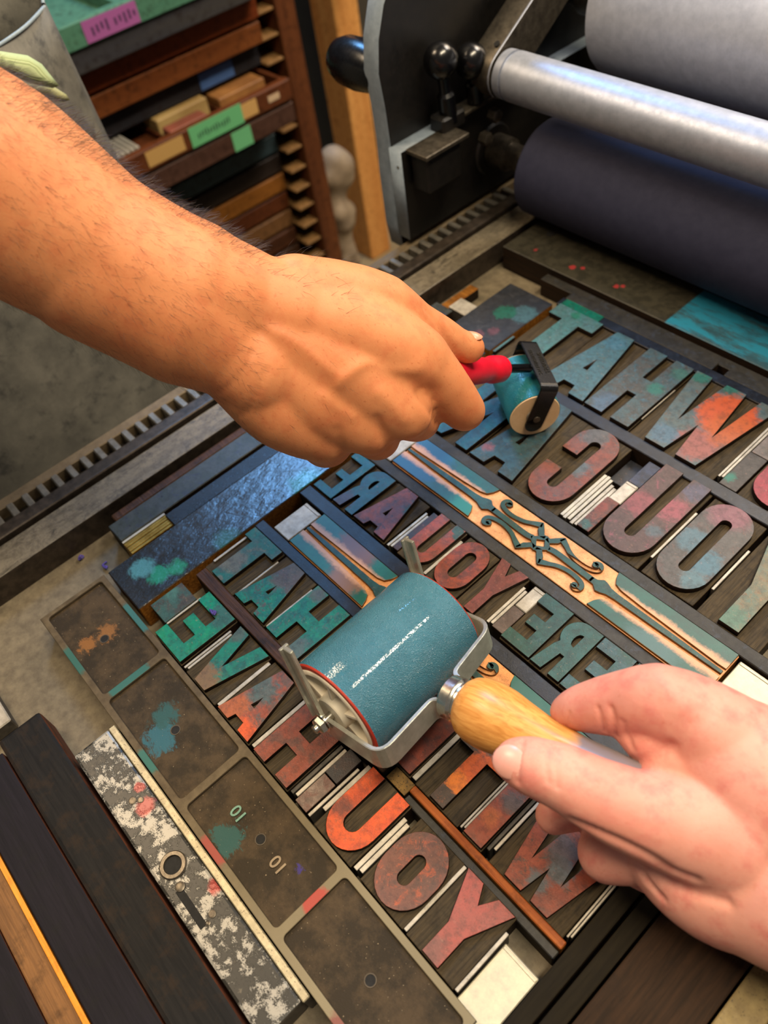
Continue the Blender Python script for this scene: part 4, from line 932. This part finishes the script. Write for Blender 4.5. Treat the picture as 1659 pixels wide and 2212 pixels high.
pl = thing('person', 'person in waxed grey apron, bare hairy forearm reaching over, holding the small roller', 'person', (-0.45, -0.1, -0.87))
chains = [
    [(-420, 300, 250, .345), (-200, 330, 245, .352), (-20, 400, 222, .365), (205, 545, 178, .385), (400, 640, 165, .40), (545, 662, 112, .408), (640, 690, 108, .413)],
    [(205, 570, 168, .385), (400, 675, 158, .40), (495, 752, 104, .405), (560, 800, 104, .41)],
    # metacarpals and knuckles
    [(600, 690, 104, .412), (740, 715, 104, .418), (860, 765, 88, .424), (905, 785, 74, .43)],
    [(600, 730, 104, .412), (740, 800, 100, .420), (872, 888, 64, .428)],
    [(560, 760, 104, .412), (690, 860, 92, .422), (796, 922, 62, .432)],
    [(530, 790, 100, .412), (610, 880, 90, .422), (700, 930, 72, .434)],
    [(690, 780, 110, .425), (800, 820, 90, .432)],
    # index: knuckle, bent joint, folded back to the handle
    [(905, 785, 74, .43), (962, 838, 56, .44), (1002, 886, 46, .455), (1000, 868, 38, .475), (975, 825, 34, .49), (955, 800, 30, .50)],
    # middle, ring, little finger curled under the palm
    [(872, 888, 62, .430), (900, 905, 50, .45), (905, 900, 42, .475), (880, 860, 36, .495), (850, 830, 34, .50)],
    [(796, 922, 62, .434), (815, 945, 50, .455), (812, 930, 42, .478), (790, 880, 36, .495), (770, 850, 34, .498)],
    [(700, 930, 72, .436), (705, 955, 56, .455), (705, 935, 46, .475), (695, 890, 38, .488), (685, 860, 34, .49)],
    # thumb
    [(640, 650, 98, .415), (740, 650, 82, .42), (820, 672, 80, .43), (890, 705, 58, .445), (945, 728, 48, .458), (985, 745, 38, .467), (1015, 752, 33, .472)],
]
rid = [([(560, 700), (640, 740), (700, 790), (735, 815)], 0.7, 3.0), ([(735, 830), (765, 800), (800, 785), (845, 800), (900, 800)], 0.9, 3.2),
       ([(700, 855), (730, 880), (760, 900)], 0.7, 3.0), ([(820, 850), (850, 880), (875, 905)], 0.9, 4.0),
       ([(905, 790), (925, 805), (945, 820)], 1.0, 5.5), ([(945, 915), (925, 880), (905, 850)], -1.6, 3.0), ([(915, 662), (945, 700), (975, 750), (1000, 785)], -0.8, 2.2),
       ([(838, 968), (825, 935), (815, 905)], -1.0, 3.0), ([(742, 1005), (735, 960), (730, 930)], -0.8, 3.2),
       ([(500, 905), (540, 880), (575, 800)], -0.5, 2.0), ([(470, 850), (510, 820), (545, 760)], -0.5, 2.0), ([(960, 690), (975, 705), (985, 722)], -0.4, 1.2)]
_, armme = flesh('right_arm_and_hand', chains, 0.0016, SK1, pl, 7, rid)
def nail(parent, px, py, dep, off, ndir, along, a, b, mt=MN):
    bm = bmesh.new(); bmesh.ops.create_uvsphere(bm, u_segments=24, v_segments=12, radius=1)
    n = Vector(ndir).normalized(); al = (Vector(along) - n * Vector(along).dot(n)).normalized(); sd = n.cross(al)
    c_ = atd(px, py, dep) + n * off * MM
    for v in bm.verts:
        q = v.co; v.co = c_ + (al * q.x * a + sd * q.y * b + n * (q.z * 0.55 - (q.y ** 2) * 2.4 - (q.x ** 2) * 1.3)) * MM
    link('thumb_nail', tomesh(bm, 'nail', [mt], True), parent)
cx_, cy_, cz_ = RM.col[0], RM.col[1], RM.col[2]      # image right, image up, towards the camera
nail(pl, 1015, 752, .472, 10.0, cz_ * 0.62 + cy_ * 0.75 + cx_ * 0.15, cx_ * .9 - cy_ * .25, 6.0, 4.8)

# hair on the forearm
bt = BVHTree.FromPolygons([v.co for v in armme.vertices], [tuple(p.vertices) for p in armme.polygons])
bm = bmesh.new(); rnd = random.Random(3)
base = pl.matrix_world.translation if False else Vector((-0.45, -0.1, -0.87))
ad = (atd(545, 700, .40) - atd(-20, 400, .365)).normalized()
polys = armme.polygons; np_ = len(polys)
cnt = 0
for _t in range(60000):
    if cnt >= 3400: break
    p = polys[rnd.randrange(np_)]; wpos = p.center + base; nn_ = p.normal
    q = RM.transposed() @ (wpos - CAMP)
    px = CX + F * q.x / -q.z; py = CY - F * q.y / -q.z
    if px < -60 or px > 760 or nn_.dot((CAMP - wpos).normalized()) < -0.35: continue
    dens = 1.0 if px < 560 else 0.08
    edge = (py < 230 + 0.62 * px)
    if rnd.random() > dens * (1.0 if edge else 0.42): continue
    tip = (ad * 0.75 + nn_ * (0.42 if edge else 0.2) + Vector((rnd.uniform(-1, 1), rnd.uniform(-1, 1), rnd.uniform(-1, 1))) * 0.38 + cy_ * (0.25 if edge else -0.1)).normalized()
    Lh = rnd.uniform(4, 10) * MM * (1.0 if edge else 0.8); hw_ = 0.00008 if edge else 0.00004; sd = tip.cross(nn_).normalized() * hw_; s2 = nn_ * hw_
    pts = [wpos, wpos + tip * Lh * .5 + nn_ * Lh * .06, wpos + tip * Lh - nn_ * Lh * 0.04]
    rr = [1, .8, .25]; rings = []
    for k in range(3): rings.append([bm.verts.new(pts[k] + sd * rr[k]), bm.verts.new(pts[k] - sd * rr[k]), bm.verts.new(pts[k] + s2 * rr[k])])
    for k in range(2):
        for j in range(3): bm.faces.new((rings[k][j], rings[k][(j + 1) % 3], rings[k + 1][(j + 1) % 3], rings[k + 1][j]))
    cnt += 1
tag(link('arm_hair', tomesh_raw(bm, 'hair', [metal('hair', '#2a1a12', '#3a2418', 140, 0.5, 0.0)]), pl), kind='stuff')

# apron, ribbon ties, shirt
wax = NT('waxed_canvas')
c = wax.mix(wax.ramp(wax.noise(0.03, 4, 6, 0.7), 0.35, 0.65), lin('#56544e'), lin('#706d64'))
c = wax.mix(wax.math('MULTIPLY', wax.ramp(wax.noise(0.05, 14, 6, 0.75), 0.52, 0.66), 0.7), c, lin('#2f3030'))
c = wax.mix(wax.math('MULTIPLY', wax.ramp(wax.noise(1.0, 6, 3, 0.7), 0.6, 0.75), 0.3), c, lin('#8a8574'))
wax.bump(wax.math('ADD', wax.noise(1.5, 4, 3, 0.6), wax.noise(0.05, 5, 4, 0.6)), 0.35, 0.6); M['wax'] = wax.out(c, 0.6, 0.0, 0.35)
def sheet(name, path, z0, ztop, thick, mt, parent, wav=0.0, nz=24):
    P = smoothpts(path, 6); bm = bmesh.new(); cols_ = []
    for i, (x, y) in enumerate(P):
        zt = ztop(i / (len(P) - 1)); col_ = []
        for k in range(nz + 1):
            z = z0 + (zt - z0) * k / nz
            fl = (z - ztop(0)) * -0.06
            d = Vector((x + 480, y + 120)).normalized(); wv = wav * math.sin(z * 0.011 + i * 0.35)
            col_.append(bm.verts.new(Vector((x + d.x * (fl + wv), y + d.y * (fl + wv), z)) * MM))
        cols_.append(col_)
    for i in range(len(cols_) - 1):
        for k in range(nz): bm.faces.new((cols_[i][k], cols_[i + 1][k], cols_[i + 1][k + 1], cols_[i][k + 1]))
    bmesh.ops.recalc_face_normals(bm, faces=bm.faces)
    bmesh.ops.solidify(bm, geom=bm.faces[:], thickness=thick * MM)
    me = tomesh_raw(bm, name, [mt]); me.polygons.foreach_set('use_smooth', [True] * len(me.polygons))
    return link(name, me, parent)
front = [(-372, -460), (-366, -300), (-368, -120), (-378, -30), (-400, 25), (-432, 62)]
back = [(-432, 62), (-446, 66), (-470, 40), (-500, -20), (-530, -120)]
sheet('apron', front, -640, lambda t: 222 - 3 * t, 1.6, M['wax'], pl, 2.0)
sheet('apron_back', back, -640, lambda t: 221 + 8 * math.sin(PI * t), 1.6, M['wax'], pl, 0)
hem = metal('apron_hem', '#7f8c94', '#94a2a8', 141, 0.6, 0.0)
for nm_, pth, zz in (('apron_hem', front, lambda t: 222 - 3 * t), ('apron_hem', back, lambda t: 221 + 8 * math.sin(PI * t))):
    P = smoothpts(pth, 6); n = len(P)
    pts = [(p[0] + 0.5, p[1], zz(i / (n - 1))) for i, p in enumerate(P)]
    cu = bpy.data.curves.new('h', 'CURVE'); cu.dimensions = '3D'; s_ = cu.splines.new('POLY'); s_.points.add(n - 1)
    for k, q in enumerate(pts): s_.points[k].co = (q[0] * MM, q[1] * MM, q[2] * MM, 1)
    cu.bevel_depth = 0.0014; o = bpy.data.objects.new('h', cu); COL.objects.link(o)
    me = bpy.data.meshes.new_from_object(o.evaluated_get(bpy.context.evaluated_depsgraph_get())); bpy.data.objects.remove(o)
    me.materials.clear(); me.materials.append(hem); link(nm_, me, pl)
def patch_on_x(name, pxs, X, bulge, thick, mt, parent):
    """cloth piece with the outline seen, lying at x = X mm with a soft bulge"""
    P = []
    for px, py in pxs:
        d = ray(px, py); t = (X * MM - CAMP.x) / d.x; P.append(CAMP + d * t)
    cen = sum(P, Vector()) / len(P); bm = bmesh.new(); rings = [[bm.verts.new(p) for p in P]]
    for s_, b_ in ((0.66, .7), (0.33, .95)):
        rings.append([bm.verts.new(cen + (p - cen) * s_ + Vector((bulge * b_ * MM, 0, 0))) for p in P])
    cv = bm.verts.new(cen + Vector((bulge * MM, 0, 0))); n = len(P)
    for a_, b_ in zip(rings, rings[1:]):
        for k in range(n): bm.faces.new((a_[k], a_[(k + 1) % n], b_[(k + 1) % n], b_[k]))
    for k in range(n): bm.faces.new((rings[-1][k], rings[-1][(k + 1) % n], cv))
    bmesh.ops.recalc_face_normals(bm, faces=bm.faces); bmesh.ops.solidify(bm, geom=bm.faces[:], thickness=thick * MM)
    me = tomesh_raw(bm, name, [mt]); me.polygons.foreach_set('use_smooth', [True] * len(me.polygons)); return link(name, me, parent)
rb = NT('twill_ribbon'); wv = rb.n.new('ShaderNodeTexWave'); wv.inputs['Scale'].default_value = 0.35; wv.inputs['Distortion'].default_value = 0.6; rb.L(rb.pos, wv.inputs['Vector'])
c = rb.mix(wv.outputs['Fac'], lin('#9aa877'), lin('#b9c495')); rb.bump(wv.outputs['Fac'], 0.4, 0.4); RIB = rb.out(c, 0.7, 0.0, 0.2)
patch_on_x('ribbon_tie', [(-30, 108), (0, 113), (58, 122), (88, 140), (108, 165), (125, 184), (112, 187), (70, 178), (30, 160), (-30, 132)], -352, 5, 1.2, RIB, pl)
patch_on_x('ribbon_tie', [(20, 168), (60, 180), (118, 188), (143, 204), (151, 216), (138, 220), (100, 214), (60, 200), (20, 180)], -360, 3, 1.2, metal('ribbon_shade', '#8c8c5c', '#a3a070', 142, 0.7, 0.0), pl)
# dark shirt: upper arm and torso outside the frame
def blobmesh(name, spheres, vox, mt, parent):
    bm = bmesh.new()
    for (x, y, z, r) in spheres: bmesh.ops.create_icosphere(bm, subdivisions=3, radius=r * MM, matrix=Matrix.Translation(Vector((x, y, z)) * MM))
    me = bpy.data.meshes.new('f'); bm.to_mesh(me); bm.free(); o = bpy.data.objects.new('f', me); COL.objects.link(o)
    r = o.modifiers.new('r', 'REMESH'); r.mode = 'VOXEL'; r.voxel_size = vox
    s_ = o.modifiers.new('s', 'SMOOTH'); s_.factor = 0.6; s_.iterations = 10
    out = bpy.data.meshes.new_from_object(o.evaluated_get(bpy.context.evaluated_depsgraph_get())); bpy.data.objects.remove(o)
    out.polygons.foreach_set('use_smooth', [True] * len(out.polygons)); out.materials.clear(); out.materials.append(mt); return link(name, out, parent)
e0_ = atd(-420, 300, .345) / MM; sh_ = Vector((-500, -330, 560))
sp_ = [tuple(e0_.lerp(sh_, t)) + (62 + 14 * t,) for t in [k / 14 for k in range(15)]]
blobmesh('shirt', sp_ + [(-560, -170 + 45 * k, 300 + 60 * j, 110) for k in range(-3, 4) for j in range(5)], 0.008, plainmat('shirt_cloth', '#1d2026', 0.8, '#262a30', 143), pl)

# right-hand person
pr = thing('person', 'person at the lower right, pink hand gripping the beech handle', 'person', (0.36, -0.02, -0.87))
chains = [
    # thumb
    [(1114, 1643, 47, .338), (1150, 1655, 63, .335), (1220, 1681, 72, .331), (1290, 1717, 80, .328), (1370, 1752, 92, .326), (1460, 1770, 112, .328), (1580, 1790, 150, .33)],
    # index
    [(1224, 1538, 36, .366), (1256, 1530, 50, .360), (1310, 1524, 64, .352), (1360, 1520, 74, .345), (1420, 1516, 80, .336), (1500, 1555, 96, .333), (1600, 1640, 132, .333)],
    # web and back of the hand
    [(1450, 1640, 78, .345), (1520, 1680, 110, .338), (1640, 1740, 190, .335)],
    # middle fingertip under the thumb
    [(1196, 1762, 40, .372), (1240, 1750, 44, .374), (1310, 1735, 46, .375), (1400, 1720, 52, .368), (1490, 1700, 60, .355)],
    # ring finger
    [(1312, 1842, 64, .362), (1355, 1838, 70, .358), (1420, 1830, 76, .352), (1500, 1800, 90, .345)],
    # little finger
    [(1378, 1862, 54, .366), (1430, 1880, 60, .36), (1490, 1900, 76, .352), (1560, 1900, 90, .345)],
    # heel of the hand, wrist, forearm out of the frame
    [(1430, 1850, 78, .345), (1530, 1900, 118, .338), (1640, 1890, 170, .332), (1800, 1900, 235, .325), (2050, 1980, 270, .32)],
    [(1560, 1950, 92, .345), (1650, 1960, 110, .335)],
    [(1338, 1556, 30, .347), (1388, 1590, 50, .341), (1440, 1626, 68, .336), (1520, 1680, 90, .335)],
    [(1500, 1570, 90, .337), (1640, 1690, 160, .33), (1800, 1800, 230, .325)],
]
rid = [([(1292, 1530), (1300, 1560), (1305, 1580)], -0.5, 1.2), ([(1320, 1530), (1328, 1560), (1330, 1590)], -0.7, 1.4), ([(1345, 1560), (1355, 1590), (1365, 1615)], -0.5, 1.6),
       ([(1190, 1600), (1180, 1640), (1185, 1690)], -0.4, 1.2), ([(1210, 1600), (1200, 1650), (1204, 1700)], -0.35, 1.2), ([(1128, 1600), (1120, 1640), (1118, 1690)], -0.6, 1.4),
       ([(1362, 1648), (1400, 1640), (1450, 1610)], -1.4, 3.0),
       ([(1240, 1775), (1330, 1815), (1400, 1850), (1450, 1880), (1500, 1900)], -1.6, 2.6), ([(1385, 1880), (1400, 1905), (1430, 1940)], -1.2, 1.8),
       ([(1440, 1900), (1500, 1930), (1570, 1950)], -0.8, 2.4), ([(1230, 1540), (1226, 1555), (1222, 1570)], -0.3, 1.0), ([(1420, 1440), (1440, 1480), (1470, 1520)], 0.6, 5.0)]
rid = [(p_, h_ * (1.9 if abs(h_) < 1 else 1.2), s_) for p_, h_, s_ in rid]
flesh('hand_and_forearm', chains, 0.0011, SK2, pr, 8, rid)
nail(pr, 1118, 1644, .338, 10.9, cz_ * 0.80 - cx_ * 0.52 + cy_ * 0.22, cy_ * 0.2 - cx_ * .95, 7.6, 7.2, metal('nail_pink', '#d89a8c', '#dea396', 131, 0.28, 0.0, bumps=0.0))

# ------------------------------------------------------------------ type cabinet in the background
M['cab_wood'] = wood('cabinet_wood', '#4a2816', '#643a20', 150, 'z', 0.5, dark='#2a150b', sc=0.05)
M['cab_dark'] = wood('cabinet_dark', '#1c120c', '#2c1c12', 151, 'z', 0.7)
tc = thing('type_cabinet', 'tall open wooden type cabinet full of shallow drawers', 'cabinet', (-1.25, 0.25, -0.87))
box('side_panel', -1560, -1000, 640, 682, -870, 420, M['cab_wood'], parent=tc, bev=2)
box('back_panel', -1575, -1560, -240, 682, -870, 420, M['cab_dark'], parent=tc, bev=0)
box('side_panel', -1560, -1000, -270, -230, -870, 420, M['cab_wood'], parent=tc, bev=2)
rmat = wood('runner_wood', '#6e5030', '#8a683f', 152, 'x', 0.6, dark='#3a2614')
dl = [('#4a7560', '#3f6a58', 50), ('#303036', '#3a3836', 44), ('#6a2e14', '#7e3c1a', 10), ('#5f3318', '#74431f', 6), ('#1c1b1e', '#25252a', -16), ('#4a2614', '#5c331c', 62), ('#3a261f', '#4a332a', 58),
      ('#33180f', '#45231a', -22), ('#2c3c40', '#36484e', -26), ('#221b18', '#2c2420', -28), ('#6e4318', '#82521f', -30), ('#45210f', '#552c15', -34), ('#5a3c22', '#6a4a2c', -34), ('#3a2012', '#4a2a18', -34), ('#2c1a10', '#3a2416', -34), ('#4a3018', '#5a3c20', -34)]
for i, (ca, cb, out_) in enumerate(dl):
    zb = (17 if i else 10) - 40 * i
    m_ = wood('case_front_%d' % i, ca, cb, 160 + i, 'y', 0.5, dark='#1a0e08', sc=0.04)
    bm = bmesh.new(); xf = -1000 + out_
    bm_box(bm, xf - 16, xf, -225, 600, zb, zb + 34, 2)                       # front
    bm_box(bm, xf - 420, xf - 16, -225, -217, zb + 4, zb + 30, 0); bm_box(bm, xf - 420, xf - 16, 592, 600, zb + 4, zb + 30, 0)
    bm_box(bm, xf - 420, xf - 16, -217, 592, zb + 4, zb + 8, 0)
    for k in range(1, 7): bm_box(bm, xf - 420, xf - 16, -217 + k * 115, -213 + k * 115, zb + 8, zb + (26 if i != 5 else 20), 0)
    dr = link('drawer', tomesh_raw(bm, 'drawer', [m_]), tc)
    if i == 0:
        dr.name = 'drawer'
        box('paper_label', xf, xf + 1, 282, 372, zb + 3, zb + 31, plainmat('violet_note', '#8c4a86', 0.8), parent=dr, bev=0)
        for k in range(9):
            yy = 294 + k * 8 + (6 if k > 3 else 0); box('ink_mark', xf + 1, xf + 1.4, yy, yy + 3.2, zb + 10 + (k % 3) * 2, zb + 21 + (k * 5 % 4), plainmat('note_ink', '#3a1f45', 0.8), parent=dr, bev=0)
    if i == 4: box('paper_label', xf, xf + 1, 470, 540, zb + 4, zb + 30, plainmat('blue_label', '#2d4d80', 0.8, '#3a5a90'), parent=dr, bev=0)
    if i == 5:
        box('paper_label', xf, xf + 1, 300, 372, zb + 6, zb + 30, plainmat('buff_label', '#a8844a', 0.8), parent=dr, bev=0)
        box('paper_label', xf, xf + 1, 385, 492, zb + 2, zb + 34, plainmat('green_label', '#57a06c', 0.8), parent=dr, bev=0)
        box('paper_label', xf, xf + 1, 492, 524, zb + 6, zb + 30, plainmat('buff_label_b', '#b08a50', 0.8), parent=dr, bev=0)
        box('paper_label', xf, xf + 1, 548, 572, zb + 12, zb + 22, plainmat('white_label', '#b0987a', 0.8), parent=dr, bev=0)
        for k in range(12):
            yy = 400 + k * 5.6; box('ink_mark', xf + 1, xf + 1.4, yy, yy + 2.4, zb + 12 + (k % 3), zb + 20 + (k * 5 % 4), plainmat('note_ink2', '#1f4030', 0.8), parent=dr, bev=0)
    if i == 6: box('paper_label', xf, xf + 1, 462, 502, zb + 1, zb + 33, plainmat('green_note', '#5aa270', 0.8), parent=dr, bev=0)
    box('runner', -1540, -1004, 602, 640, zb - 4, zb + 2, rmat, parent=tc, bev=2)
# things lying in the open drawer
dz = 17 - 40 * 5 + 8.6
def inbox(nm_, x0, x1, y0, y1, z0, z1, ca, label, cat, cb=None):
    tag(box(nm_, x0, x1, y0, y1, z0, z1, plainmat('in_' + nm_ + str(len(bpy.data.materials)), ca, 0.6, cb, len(bpy.data.materials)), bev=1.5), label, cat)
inbox('paper_box', -1052, -1000, 364, 466, dz, dz + 30, '#a58c58', 'flat buff box lying in the open drawer', 'box', '#8a6f40')
inbox('wood_strips', -1060, -985, 480, 578, dz, dz + 24, '#9a6a35', 'light wood strips in the right end of the open drawer', 'wood strips', '#6a4220')
inbox('wood_block', -990, -962, 365, 440, dz + .5, dz + 22, '#6a3a2c', 'reddish wood block in the middle of the open drawer', 'wood block', '#8a4a3a')
for k in range(5):
    inbox('metal_slug', -1040, -960, 262 + k * 9, 269 + k * 9, dz, dz + 26, '#8f8c84', 'pale metal slug standing in the open drawer, %s of five' % ('first from the left', 'second from the left', 'middle one', 'second from the right', 'last on the right')[k], 'metal slug')
# post, rails, bag and clutter beyond the cabinet
def at_x(px, py, X): d = ray(px, py); return (CAMP + d * ((X * MM - CAMP.x) / d.x)) / MM
fl = atz(800, 540, -870) / MM
tag(box('pine_post', fl.x - 45, fl.x + 45, fl.y - 30, fl.y + 40, -870, 700, wood('pine', '#d9a05c', '#c8894a', 180, 'z', 0.5, dark='#8a5422', sc=0.04, bumps=0.1), bev=3), 'pale pine post standing behind the press', 'wooden post')
tag(box('wall_rail', -1900, -1140, 1010, 1040, -90, -10, wood('rail_wood', '#4a3626', '#5f4630', 181, 'x', 0.6, sc=0.05), bev=2), 'brown wooden rail running behind the pine post', 'wooden rail')
tag(box('dark_cabinet', -2150, -1420, 1120, 1900, -870, 300, plainmat('dark_board', '#3a372f', 0.7, '#454137', 183), bev=3), 'tall dark cabinet behind the pine post', 'cabinet')
bgp = at_x(712, 350, -1080)
blob_pts = [(bgp.x + random.uniform(-12, 12), bgp.y + random.uniform(-8, 22) , bgp.z - 14 * k + random.uniform(-5, 5), 34 - 0.9 * k) for k in range(22)]
bagm = metal('bag_grey', '#7a6a58', '#9a8870', 184, 0.6, 0.0, bumps=0.6, sc=0.03)
tag(blobmesh('hanging_bag', [(x, max(y, 735), z, r) for x, y, z, r in blob_pts], 0.007, bagm, None), 'crumpled grey bag hanging beside the cabinet panel', 'bag')
for k, (px, py, r) in enumerate(((762, 460, 45), (765, 505, 40))):
    q = atz(px, py, -860) / MM
    tag(blobmesh('crumpled_rag', [(q.x + random.uniform(-25, 25), q.y + random.uniform(-25, 25), -850 + random.uniform(0, 15), r * .55) for _ in range(6)], 0.008, plainmat('rag_%d' % k, '#2f3d44', 0.8, '#4a5a60', 186 + k), None),
        ('blue-grey rag on the floor, farther one beside the post', 'blue-grey rag on the floor, nearer one beside the post')[k], 'rag')
